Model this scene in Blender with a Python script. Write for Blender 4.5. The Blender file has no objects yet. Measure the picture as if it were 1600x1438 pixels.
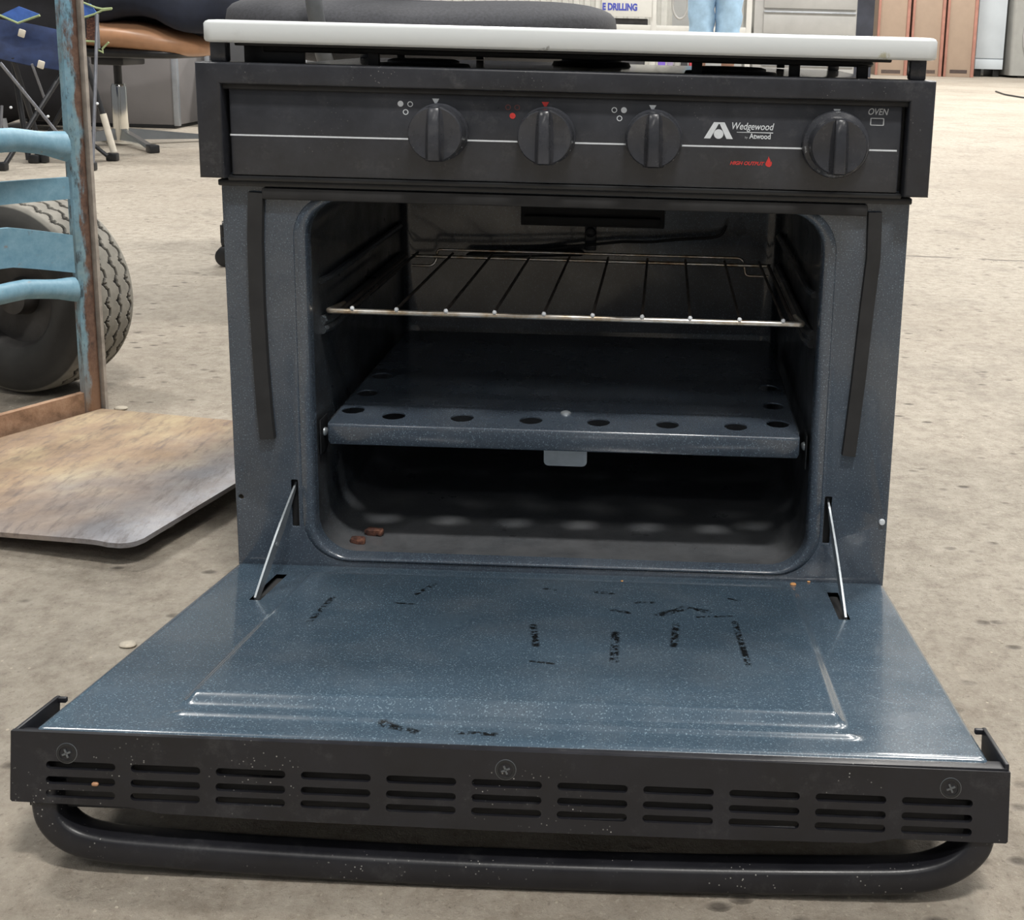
import bpy, bmesh, math, random
from mathutils import Vector, Matrix
random.seed(7)
S = bpy.context.scene
COL = S.collection

# ------------------------------------------------------------------ camera, light, exposure
CAM = Vector((0.0761, -0.879, 0.4664)); YAW, PITCH, ROLL = -0.0148, 0.1956, -0.0260
def cam_axes():
    cy, sy = math.cos(YAW), math.sin(YAW)
    fw = Vector((sy*math.cos(PITCH), cy*math.cos(PITCH), -math.sin(PITCH)))
    r = Vector((cy, -sy, 0)); d = fw.cross(r)
    c, s = math.cos(ROLL), math.sin(ROLL)
    return c*r+s*d, -s*r+c*d, fw
R_, D_, F_ = cam_axes()
cd = bpy.data.cameras.new('camera'); cam = bpy.data.objects.new('camera', cd); COL.objects.link(cam)
cam.matrix_world = Matrix(((R_.x, -D_.x, -F_.x, CAM.x), (R_.y, -D_.y, -F_.y, CAM.y), (R_.z, -D_.z, -F_.z, CAM.z), (0, 0, 0, 1)))
cd.sensor_fit = 'HORIZONTAL'; cd.sensor_width = 36; cd.lens = 1803.8/1600*36
cd.shift_x = (800-1007)/1600; cd.shift_y = -(719-407.4)/1600
cd.clip_start = 0.02; cd.clip_end = 100
S.camera = cam
W = bpy.data.worlds.new('world'); S.world = W; W.use_nodes = True
bgn = W.node_tree.nodes['Background']; bgn.inputs[0].default_value = (0.80, 0.84, 0.90, 1); bgn.inputs[1].default_value = 0.17
def lamp(x, y, z, sx, sy, power, color=(1, 0.97, 0.92)):
    l = bpy.data.lights.new('ceiling_lamp', 'AREA'); l.shape = 'RECTANGLE'; l.size = sx; l.size_y = sy
    l.energy = power; l.color = color
    o = bpy.data.objects.new('ceiling_lamp', l); COL.objects.link(o); o.location = (x, y, z)
lamp(0.75, -1.75, 4.8, 0.9, 0.3, 170)
lamp(-2.6, -3.2, 4.8, 1.0, 0.35, 45)
lamp(3.0, -3.6, 4.8, 1.0, 0.35, 45)
lamp(0.6, -6.6, 4.8, 1.2, 0.4, 50)
lamp(-2.8, 1.6, 4.8, 1.2, 0.4, 120)  # added lamps from here on, they brighten the background
lamp(1.8, 2.4, 4.8, 1.2, 0.4, 170)
for _x in (-1.5, 2.5, 5.0):  # two rows of added fill lamps over the far hall
    for _y in (6.5, 11.0):
        lamp(_x, _y, 5.0, 1.2, 0.5, 190)
S.view_settings.view_transform = 'Standard'; S.view_settings.look = 'None'
S.view_settings.gamma = 1; S.view_settings.exposure = 0.22; S.view_settings.use_curve_mapping = False

# ------------------------------------------------------------------ helpers
def ray(u, v):
    return (R_*((u-1007)/1803.8) + D_*((v-407.4)/1803.8) + F_)
def atY(u, v, y):
    d = ray(u, v); return CAM + d*((y-CAM.y)/d.y)
def atZ(u, v, z):
    d = ray(u, v); return CAM + d*((z-CAM.z)/d.z)
def V(*a): return Vector(a)

def tag(o, label=None, cat=None, group=None, kind=None):
    if label: o['label'] = label
    if cat: o['category'] = cat
    if group: o['group'] = group
    if kind: o['kind'] = kind
    return o
def thing(name, loc, label, cat, group=None):
    o = bpy.data.objects.new(name, None); COL.objects.link(o); o.location = loc; o.empty_display_size = 0.05
    return tag(o, label, cat, group)
def origin(p):
    v = Vector((0, 0, 0))
    while p is not None:
        v += p.location; p = p.parent
    return v
def link_mesh(name, me, mat, parent=None, loc=None):
    """me is in world coordinates; the object gets its own place"""
    base = origin(parent)
    if parent is None and loc is not None:
        me.transform(Matrix.Translation(-Vector(loc)))
    else:
        me.transform(Matrix.Translation(-base))
    o = bpy.data.objects.new(name, me); COL.objects.link(o)
    if parent is not None: o.parent = parent
    elif loc is not None: o.location = loc
    if mat: me.materials.clear(); me.materials.append(mat)
    return o
def smooth_mesh(me, ang=40):
    bm = bmesh.new(); bm.from_mesh(me); a = math.radians(ang)
    for f in bm.faces: f.smooth = True
    for e in bm.edges:
        if len(e.link_faces) == 2: e.smooth = e.calc_face_angle(0) < a
    bm.to_mesh(me); bm.free()
def put(name, bm, mat, parent=None, loc=None, ang=40):
    bmesh.ops.remove_doubles(bm, verts=bm.verts, dist=1e-6)
    bmesh.ops.recalc_face_normals(bm, faces=bm.faces)
    me = bpy.data.meshes.new(name); bm.to_mesh(me); bm.free(); smooth_mesh(me, ang)
    return link_mesh(name, me, mat, parent, loc)

def box(bm, c, s, bev=0, rot=None, seg=2):
    g = bmesh.ops.create_cube(bm, size=1); vs = g['verts']
    M = Matrix.Diagonal((s[0], s[1], s[2], 1))
    bmesh.ops.transform(bm, matrix=M, verts=vs)
    if bev:
        es = list({e for v in vs for e in v.link_edges})
        r = bmesh.ops.bevel(bm, geom=es, offset=bev, segments=seg, affect='EDGES', profile=0.5)
        vs = list({v for f in r['faces'] for v in f.verts} | {v for v in vs if v.is_valid})
    T = Matrix.Translation(c)
    if rot is not None: T = T @ rot
    bmesh.ops.transform(bm, matrix=T, verts=vs)
    return vs
def bx(x0, x1, y0, y1, z0, z1, bev=0, bm=None, seg=2):
    bm = bm or bmesh.new()
    box(bm, ((x0+x1)/2, (y0+y1)/2, (z0+z1)/2), (abs(x1-x0), abs(y1-y0), abs(z1-z0)), bev, seg=seg)
    return bm
def frames(pts, closed=False):
    n = len(pts); T = []
    for i in range(n):
        if closed: t = pts[(i+1) % n]-pts[i-1]
        else: t = pts[min(i+1, n-1)]-pts[max(i-1, 0)]
        T.append(t.normalized())
    a = Vector((0, 0, 1)) if abs(T[0].z) < 0.9 else Vector((1, 0, 0))
    N = [(a-T[0]*a.dot(T[0])).normalized()]
    for i in range(1, n):
        v = N[-1]-T[i]*N[-1].dot(T[i]); N.append(v.normalized() if v.length > 1e-6 else N[-1])
    return T, N
def tube(bm, pts, r, seg=10, closed=False, cap=True):
    pts = [Vector(p) for p in pts]; rs = r if isinstance(r, (list, tuple)) else [r]*len(pts)
    T, N = frames(pts, closed); rings = []
    for p, t, n, rr in zip(pts, T, N, rs):
        b = t.cross(n)
        rings.append([bm.verts.new(p+(n*math.cos(2*math.pi*k/seg)+b*math.sin(2*math.pi*k/seg))*rr) for k in range(seg)])
    m = len(rings)
    for i in range(m if closed else m-1):
        A, B = rings[i], rings[(i+1) % m]
        for k in range(seg): bm.faces.new((A[k], A[(k+1) % seg], B[(k+1) % seg], B[k]))
    if cap and not closed:
        bm.faces.new(rings[0][::-1]); bm.faces.new(rings[-1])
    return bm
def arcpts(pts, rad, n=6):
    """round the corners of a polyline"""
    pts = [Vector(p) for p in pts]; out = [pts[0]]
    for i in range(1, len(pts)-1):
        a, b, c = pts[i-1], pts[i], pts[i+1]
        d1, d2 = (a-b), (c-b); r = min(rad, d1.length*0.49, d2.length*0.49)
        p, q = b+d1.normalized()*r, b+d2.normalized()*r
        for k in range(n+1):
            t = k/n; out.append(p*(1-t)**2+b*2*t*(1-t)+q*t*t)
    out.append(pts[-1]); return out
def loft(bm, rings, closed=True, cap0=False, cap1=False):
    R = [[bm.verts.new(p) for p in r] for r in rings]; n = len(R[0])
    for A, B in zip(R, R[1:]):
        for k in range(n if closed else n-1):
            bm.faces.new((A[k], A[(k+1) % n], B[(k+1) % n], B[k]))
    if cap0: bm.faces.new(R[0][::-1])
    if cap1: bm.faces.new(R[-1])
    return R
def lathe(bm, prof, axis_o, axis, seg=40, cap=True):
    """prof: list of (radius, distance along axis)"""
    axis = Vector(axis).normalized(); o = Vector(axis_o)
    a = axis.orthogonal().normalized(); b = axis.cross(a)
    rings = [[o+axis*h+(a*math.cos(2*math.pi*k/seg)+b*math.sin(2*math.pi*k/seg))*r for k in range(seg)] for r, h in prof]
    return loft(bm, rings, cap0=cap, cap1=cap)
def rrect(x0, x1, z0, z1, r, n=8):
    """rounded rectangle, list of (x, z), constant count"""
    out = []
    for cx, cz, a0 in ((x1-r, z1-r, 0), (x0+r, z1-r, 90), (x0+r, z0+r, 180), (x1-r, z0+r, 270)):
        for k in range(n+1):
            a = math.radians(a0+90*k/n); out.append((cx+r*math.cos(a), cz+r*math.sin(a)))
    return out
def stadium(x0, x1, z0, z1, n=5):
    r = (z1-z0)/2-1e-5; return rrect(x0, x1, z0, z1, r, n)
def circle(cx, cz, r, n=24, sz=1):
    return [(cx+r*math.cos(2*math.pi*k/n), cz+sz*r*math.sin(2*math.pi*k/n)) for k in range(n)]
def curve_plate(loops, th, M, bev=0.0):
    """flat plate with holes out of a filled 2D curve; M maps (a, b, depth) to the world; returns mesh"""
    cu = bpy.data.curves.new('tmp', 'CURVE'); cu.dimensions = '2D'; cu.fill_mode = 'BOTH'
    for lp in loops:
        sp = cu.splines.new('POLY'); sp.points.add(len(lp)-1)
        for i, p in enumerate(lp): sp.points[i].co = (p[0]*100, p[1]*100, 0, 1)
        sp.use_cyclic_u = True
    cu.extrude = max(th/2-bev, 1e-5)*100
    if bev: cu.bevel_depth = bev*100; cu.bevel_resolution = 2; cu.offset = -bev*100
    o = bpy.data.objects.new('tmp', cu); COL.objects.link(o)
    dg = bpy.context.evaluated_depsgraph_get()
    me = bpy.data.meshes.new_from_object(o.evaluated_get(dg))
    bpy.data.objects.remove(o); bpy.data.curves.remove(cu)
    me.transform(M @ Matrix.Scale(0.01, 4))
    bm = bmesh.new(); bm.from_mesh(me); bmesh.ops.remove_doubles(bm, verts=bm.verts, dist=1e-6)
    bmesh.ops.recalc_face_normals(bm, faces=bm.faces); bm.to_mesh(me); bm.free()
    smooth_mesh(me, 35)
    return me
def basis(X, Y, Z, O):
    X, Y, Z, O = map(Vector, (X, Y, Z, O))
    return Matrix(((X.x, Y.x, Z.x, O.x), (X.y, Y.y, Z.y, O.y), (X.z, Y.z, Z.z, O.z), (0, 0, 0, 1)))
def text_mesh(body, size, M, shear=0, bold=0, align='LEFT', squeeze=1.0, th=0.00008):
    cu = bpy.data.curves.new('tmp', 'FONT'); cu.body = body; cu.size = size*100; cu.shear = shear; cu.offset = bold*100
    cu.align_x = align; cu.align_y = 'BOTTOM_BASELINE'; cu.extrude = th*100
    o = bpy.data.objects.new('tmp', cu); COL.objects.link(o)
    dg = bpy.context.evaluated_depsgraph_get()
    me = bpy.data.meshes.new_from_object(o.evaluated_get(dg))
    bpy.data.objects.remove(o); bpy.data.curves.remove(cu)
    me.transform(M @ Matrix.Diagonal((squeeze*0.01, 0.01, 0.01, 1)))
    return me
def superell(bm, c, s, p=2.6, nu=40, nv=20, fn=None):
    def sg(v, e): return math.copysign(abs(v)**e, v)
    e = 2/p; rings = []
    for j in range(1, nv):
        ph = -math.pi/2+math.pi*j/nv; ring = []
        for i in range(nu):
            th = 2*math.pi*i/nu
            v = Vector((sg(math.cos(ph), e)*sg(math.cos(th), e), sg(math.cos(ph), e)*sg(math.sin(th), e), sg(math.sin(ph), e)))
            q = Vector((c[0]+s[0]*v.x, c[1]+s[1]*v.y, c[2]+s[2]*v.z))
            if fn: q = fn(q, v)
            ring.append(q)
        rings.append(ring)
    loft(bm, rings, cap0=True, cap1=True)
def skin_mesh(name, verts, edges, mat, parent, lev=2, root=0):
    me = bpy.data.meshes.new(name); me.from_pydata([v[:3] for v in verts], edges, [])
    o = bpy.data.objects.new(name, me); COL.objects.link(o)
    m = o.modifiers.new('s', 'SKIN'); m.use_smooth_shade = True
    for i, v in enumerate(verts):
        r = v[3]; me.skin_vertices[0].data[i].radius = r if isinstance(r, tuple) else (r, r)
    me.skin_vertices[0].data[root].use_root = True
    o.modifiers.new('d', 'SUBSURF').levels = lev
    dg = bpy.context.evaluated_depsgraph_get()
    me2 = bpy.data.meshes.new_from_object(o.evaluated_get(dg)); me2.name = name
    bpy.data.objects.remove(o); bpy.data.meshes.remove(me)
    for p in me2.polygons: p.use_smooth = True
    return link_mesh(name, me2, mat, parent)

# ------------------------------------------------------------------ materials
class NT:
    def __init__(s, name):
        s.m = bpy.data.materials.new(name); s.m.use_nodes = True; s.t = s.m.node_tree
        s.b = s.t.nodes['Principled BSDF']; s.tc = s.t.nodes.new('ShaderNodeTexCoord').outputs['Object']
    def n(s, typ, **kw):
        nd = s.t.nodes.new(typ)
        for k, v in kw.items(): setattr(nd, k, v)
        return nd
    def l(s, a, b): s.t.links.new(a, b)
    def noise(s, scale, detail=3, rough=0.5, vec=None, stretch=None):
        nd = s.n('ShaderNodeTexNoise'); nd.inputs['Scale'].default_value = scale
        nd.inputs['Detail'].default_value = detail; nd.inputs['Roughness'].default_value = rough
        v = vec or s.tc
        if stretch:
            mp = s.n('ShaderNodeMapping'); mp.inputs['Scale'].default_value = stretch; s.l(v, mp.inputs[0]); v = mp.outputs[0]
        s.l(v, nd.inputs['Vector']); return nd.outputs['Fac']
    def voro(s, scale, feature='F1', out='Distance', vec=None):
        nd = s.n('ShaderNodeTexVoronoi', feature=feature); nd.inputs['Scale'].default_value = scale
        s.l(vec or s.tc, nd.inputs['Vector']); return nd.outputs[out]
    def ramp(s, fac, stops):
        nd = s.n('ShaderNodeValToRGB'); s.l(fac, nd.inputs[0]); e = nd.color_ramp.elements
        while len(e) < len(stops): e.new(0.5)
        for i, (p, c) in enumerate(stops):
            e[i].position = p; e[i].color = c if len(c) == 4 else (*c, 1)
        return nd.outputs[0]
    def rng(s, fac, a, b, c=0.0, d=1.0):
        nd = s.n('ShaderNodeMapRange'); s.l(fac, nd.inputs[0])
        for i, v in enumerate((a, b, c, d)): nd.inputs[i+1].default_value = v
        return nd.outputs[0]
    def math(s, op, a, b=0.0):
        nd = s.n('ShaderNodeMath', operation=op)
        for i, v in enumerate((a, b)):
            if isinstance(v, (int, float)): nd.inputs[i].default_value = v
            else: s.l(v, nd.inputs[i])
        return nd.outputs[0]
    def mix(s, fac, a, b):
        nd = s.n('ShaderNodeMix', data_type='RGBA')
        for inp, v in ((nd.inputs[0], fac), (nd.inputs[6], a), (nd.inputs[7], b)):
            if isinstance(v, (int, float)): inp.default_value = v
            elif isinstance(v, tuple): inp.default_value = v if len(v) == 4 else (*v, 1)
            else: s.l(v, inp)
        return nd.outputs[2]
    def col(s, c):
        if isinstance(c, tuple): s.b.inputs['Base Color'].default_value = (*c[:3], 1)
        else: s.l(c, s.b.inputs['Base Color'])
    def rough(s, r):
        if isinstance(r, (int, float)): s.b.inputs['Roughness'].default_value = r
        else: s.l(r, s.b.inputs['Roughness'])
    def bump(s, h, strength=0.3, dist=0.001):
        nd = s.n('ShaderNodeBump'); nd.inputs['Strength'].default_value = strength; nd.inputs['Distance'].default_value = dist
        s.l(h, nd.inputs['Height']); s.l(nd.outputs[0], s.b.inputs['Normal'])
    def xyz(s):
        nd = s.n('ShaderNodeSeparateXYZ'); s.l(s.tc, nd.inputs[0]); return nd.outputs

def plain(name, c, rough=0.5, metal=0.0, var=0.12, scale=30, bump=0.0, spec=None):
    m = NT(name); f = m.noise(scale, 4, 0.6)
    d = tuple(x*(1-var) for x in c); e = tuple(min(1, x*(1+var)) for x in c)
    m.col(m.ramp(f, [(0.3, d), (0.7, e)])); m.rough(rough); m.b.inputs['Metallic'].default_value = metal
    if spec is not None: m.b.inputs['Specular IOR Level'].default_value = spec
    if bump: m.bump(f, bump, 0.002)
    return m.m

def scuff_mask(m, segs, X, Yc):
    """sum of short line smears, in the plane (X, Yc) of object coordinates; segs: (x0, y0, x1, y1, width)"""
    acc = None
    for x0, y0, x1, y1, w in segs:
        dx, dy = x1-x0, y1-y0; L2 = dx*dx+dy*dy+1e-9
        ax = m.math('SUBTRACT', X, x0); ay = m.math('SUBTRACT', Yc, y0)
        t = m.math('DIVIDE', m.math('ADD', m.math('MULTIPLY', ax, dx), m.math('MULTIPLY', ay, dy)), L2)
        cl = m.n('ShaderNodeClamp'); m.l(t, cl.inputs[0]); t = cl.outputs[0]
        ex = m.math('SUBTRACT', ax, m.math('MULTIPLY', t, dx)); ey = m.math('SUBTRACT', ay, m.math('MULTIPLY', t, dy))
        d = m.math('SQRT', m.math('ADD', m.math('MULTIPLY', ex, ex), m.math('MULTIPLY', ey, ey)))
        q = m.rng(d, 0.0, w, 1.0, 0.0)
        acc = q if acc is None else m.math('MAXIMUM', acc, q)
    return acc

def enamel(name, base, grime=0.0, rough=0.22, scuffs=None, dust=0.25):
    m = NT(name)
    big = m.noise(9, 5, 0.6)
    c = m.ramp(big, [(0.3, tuple(x*0.88 for x in base)), (0.7, tuple(x*1.12 for x in base))])
    f1 = m.noise(900, 1, 0.5); sp = m.rng(f1, 0.60, 0.72)
    c = m.mix(m.math('MULTIPLY', sp, 0.42), c, (0.30, 0.42, 0.50))
    f2 = m.noise(700, 1, 0.5); dk = m.rng(f2, 0.38, 0.25)
    c = m.mix(m.math('MULTIPLY', dk, 0.5), c, tuple(x*0.4 for x in base))
    # dry dust film
    ds = m.math('MULTIPLY', m.rng(m.noise(14, 6, 0.65), 0.45, 0.85), dust)
    c = m.mix(ds, c, (0.22, 0.23, 0.24))
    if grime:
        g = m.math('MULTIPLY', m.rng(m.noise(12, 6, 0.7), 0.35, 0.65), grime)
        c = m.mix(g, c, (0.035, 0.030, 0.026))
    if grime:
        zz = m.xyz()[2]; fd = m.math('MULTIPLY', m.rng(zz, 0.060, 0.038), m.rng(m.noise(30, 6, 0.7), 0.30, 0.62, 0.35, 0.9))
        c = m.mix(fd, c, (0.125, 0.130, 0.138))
    r = m.rng(m.noise(25, 5, 0.6), 0.3, 0.7, rough*0.75, rough*1.5)
    if scuffs:
        X, Y_, Z_ = m.xyz()
        k = scuff_mask(m, scuffs, X, Y_)
        k = m.math('MULTIPLY', m.rng(k, 0.05, 0.5), m.rng(m.noise(230, 4, 0.7), 0.44, 0.53))
        c = m.mix(k, c, (0.008, 0.009, 0.010))
    m.col(c); m.rough(r); m.b.inputs['Coat Weight'].default_value = 0.5; m.b.inputs['Coat Roughness'].default_value = 0.08
    m.bump(m.noise(60, 3, 0.5), 0.12, 0.001)
    return m.m
def black_plastic(name, base=(0.022, 0.0235, 0.029), rough=0.40, dust=0.42, flecks=0.6):
    m = NT(name)
    f = m.noise(18, 6, 0.7); c = m.ramp(f, [(0.3, tuple(x*0.8 for x in base)), (0.72, tuple(x*1.7 for x in base))])
    s = m.math('MULTIPLY', m.rng(m.noise(45, 8, 0.8), 0.55, 0.80), dust)
    c = m.mix(s, c, (0.17, 0.17, 0.17))
    v = m.rng(m.voro(330), 0.16, 0.08); sel = m.rng(m.noise(20, 3, 0.6), 0.55, 0.70)
    c = m.mix(m.math('MULTIPLY', m.math('MULTIPLY', v, sel), flecks), c, (0.5, 0.49, 0.46))
    m.col(c); m.rough(m.rng(f, 0.3, 0.7, rough*0.8, rough*1.25)); m.bump(m.noise(420, 2, 0.5), 0.10, 0.0006)
    return m.m

ENB = (0.052, 0.068, 0.092)
M = {}
M['enamel'] = enamel('speckled_blue_enamel', ENB)
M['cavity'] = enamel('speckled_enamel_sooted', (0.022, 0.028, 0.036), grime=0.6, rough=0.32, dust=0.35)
M['black'] = black_plastic('black_plastic')
M['trimblack'] = black_plastic('black_trim_plastic', (0.0100, 0.0102, 0.0130), 0.40, 0.22, 0.9)
M['panel'] = black_plastic('black_printed_panel', (0.028, 0.030, 0.036), 0.34, 0.28, 0.25)
M['knob'] = black_plastic('black_knob_plastic', (0.036, 0.038, 0.045), 0.28, 0.40, 0.7)
M['matte'] = plain('black_gasket', (0.022, 0.022, 0.023), 0.75, 0, 0.2, 60)
M['dark'] = plain('black_painted_steel', (0.014, 0.015, 0.017), 0.4, 0, 0.25, 40)
M['cooktop'] = plain('black_cooktop_enamel', (0.018, 0.019, 0.021), 0.16, 0, 0.3, 20)
M['iron'] = plain('cast_iron_grate', (0.018, 0.018, 0.019), 0.5, 0.0, 0.4, 80, 0.3)
def white_lid():
    m = NT('white_lid_enamel'); c = m.mix(m.rng(m.noise(22, 6, 0.7), 0.6, 0.9, 0, 0.5), (0.70, 0.735, 0.745), (0.45, 0.45, 0.43))
    X, Y_, Z_ = m.xyz()
    k = scuff_mask(m, [(0.235, 0.0, 0.236, 0.0, 0.006)], X, m.math('MULTIPLY', Z_, 0.6))
    c = m.mix(m.math('MULTIPLY', m.rng(k, 0.2, 0.6), m.rng(m.noise(300, 3, 0.6), 0.45, 0.6, 0, 0.7)), c, (0.40, 0.38, 0.20))
    k = scuff_mask(m, [(-0.022, -0.002, -0.008, 0.004, 0.002)], X, Z_)
    c = m.mix(m.math('MULTIPLY', m.rng(k, 0.1, 0.6), m.rng(m.noise(240, 3, 0.6), 0.46, 0.56, 0, 0.7)), c, (0.2, 0.2, 0.2))
    m.col(c); m.rough(0.32); return m.m
M['lid'] = white_lid()
M['print'] = plain('white_print', (0.72, 0.76, 0.80), 0.5, 0, 0.06, 400)
M['print_dim'] = plain('grey_print', (0.42, 0.44, 0.46), 0.5, 0, 0.1, 400)
M['print_red'] = plain('red_print', (0.62, 0.045, 0.04), 0.5, 0, 0.15, 400)
M['print_faint'] = plain('worn_red_print', (0.12, 0.035, 0.035), 0.5, 0, 0.15, 400)
M['zinc'] = plain('zinc_plated_steel', (0.42, 0.46, 0.49), 0.38, 0.65, 0.15, 60)
M['zinc_dark'] = plain('dull_steel', (0.20, 0.22, 0.24), 0.45, 0.8, 0.25, 60)
def chrome_wire():
    m = NT('browned_chrome_wire'); f = m.noise(38, 5, 0.65)
    m.col(m.ramp(f, [(0.42, (0.72, 0.70, 0.66)), (0.58, (0.50, 0.40, 0.28)), (0.68, (0.20, 0.09, 0.045))]))
    m.b.inputs['Metallic'].default_value = 0.8; m.rough(0.28); return m.m
M['wire'] = chrome_wire()
M['wire_dark'] = plain('sooted_wire', (0.10, 0.085, 0.075), 0.4, 0.6, 0.5, 90)  # darker tone for the inner wires and side rails
def rust(name, a, b, c, sc=60):
    m = NT(name); f = m.noise(sc, 6, 0.7); m.col(m.ramp(f, [(0.35, a), (0.5, b), (0.68, c)])); m.rough(0.85); m.bump(f, 0.6, 0.002); return m.m
M['rust'] = rust('rust_flakes', (0.02, 0.012, 0.01), (0.09, 0.035, 0.024), (0.22, 0.10, 0.06), 220)
def truck_paint(name, mode):
    m = NT(name); n1 = m.noise(22, 7, 0.72, stretch=(1, 1, 0.35)); n2 = m.noise(9, 5, 0.65, stretch=(1, 1, 0.3)); n3 = m.noise(90, 5, 0.7)
    blue = m.ramp(n3, [(0.3, (0.15, 0.31, 0.42)), (0.7, (0.24, 0.42, 0.53))])
    teal = m.ramp(n3, [(0.3, (0.16, 0.24, 0.25)), (0.7, (0.28, 0.35, 0.33))])
    brown = m.ramp(n3, [(0.3, (0.08, 0.04, 0.03)), (0.7, (0.20, 0.12, 0.085))])
    if mode == 'post':
        X, Y_, Z_ = m.xyz()
        base = m.mix(m.rng(n2, 0.42, 0.58), blue, teal)
        side = m.rng(X, -0.0050, 0.0010)
        w = m.math('ADD', m.math('MULTIPLY', side, 0.20), n1)
        c = m.mix(m.rng(w, 0.52, 0.60), base, brown)
        c = m.mix(m.rng(m.noise(130, 5, 0.7, stretch=(1, 1, 0.3)), 0.54, 0.64, 0, 0.75), c, (0.035, 0.03, 0.028))
        c = m.mix(m.rng(Z_, 0.09, 0.0, 0, 0.85), c, (0.25, 0.14, 0.08))
    elif mode == 'bar':
        c = m.mix(m.rng(n1, 0.60, 0.70), blue, brown)
        c = m.mix(m.rng(m.noise(70, 5, 0.7), 0.63, 0.72, 0, 0.7), c, (0.30, 0.20, 0.14))
    else:
        c = m.mix(m.rng(n1, 0.44, 0.56), teal, brown)
    m.col(c); m.rough(0.48); m.bump(n3, 0.25, 0.001); return m.m
M['post'] = truck_paint('rusty_blue_post_paint', 'post')
M['bar'] = truck_paint('blue_bar_paint', 'bar')
M['flange'] = plain('dusty_bare_flange', (0.36, 0.32, 0.28), 0.6, 0.1, 0.3, 50)
def plate_mat():
    m = NT('worn_rusty_plate'); X, Y_, Z_ = m.xyz()
    n1 = m.noise(11, 7, 0.7); n2 = m.noise(120, 5, 0.7, stretch=(1, 0.25, 1)); n3 = m.noise(5, 4, 0.6)
    rusty = m.ramp(n1, [(0.3, (0.20, 0.140, 0.095)), (0.5, (0.34, 0.245, 0.165)), (0.7, (0.47, 0.38, 0.24))])
    steel = m.ramp(n1, [(0.3, (0.17, 0.17, 0.19)), (0.55, (0.29, 0.29, 0.31)), (0.8, (0.42, 0.41, 0.40))])
    w = m.math('ADD', m.math('MULTIPLY', X, 2.4), m.math('MULTIPLY', Y_, -2.9))
    w = m.math('ADD', w, m.math('MULTIPLY', m.math('SUBTRACT', n3, 0.5), 1.6))
    c = m.mix(m.rng(w, 0.85, 1.55), rusty, steel)
    c = m.mix(m.rng(n2, 0.50, 0.68, 0, 0.6), c, (0.12, 0.10, 0.095)); c = m.mix(m.rng(m.noise(30, 7, 0.8), 0.52, 0.66, 0, 0.5), c, (0.20, 0.15, 0.13))
    m.col(c); m.rough(m.rng(w, 0.8, 1.5, 0.68, 0.46)); m.l(m.rng(w, 0.9, 1.5, 0.05, 0.4), m.b.inputs['Metallic'])
    m.bump(n2, 0.25, 0.001); return m.m
M['plate'] = plate_mat()
M['brown_steel'] = rust('brown_rusted_angle', (0.22, 0.13, 0.08), (0.36, 0.22, 0.14), (0.46, 0.31, 0.21), 40)
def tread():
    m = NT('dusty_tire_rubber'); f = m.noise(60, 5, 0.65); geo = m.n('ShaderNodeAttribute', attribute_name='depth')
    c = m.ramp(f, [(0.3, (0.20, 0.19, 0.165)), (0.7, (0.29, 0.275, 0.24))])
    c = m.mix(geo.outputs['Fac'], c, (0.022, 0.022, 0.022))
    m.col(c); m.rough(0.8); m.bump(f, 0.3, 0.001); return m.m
M['tread'] = tread()
M['wheelrim'] = plain('dusty_wheel_rim', (0.055, 0.052, 0.05), 0.5, 0.3, 0.3, 40)
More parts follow.
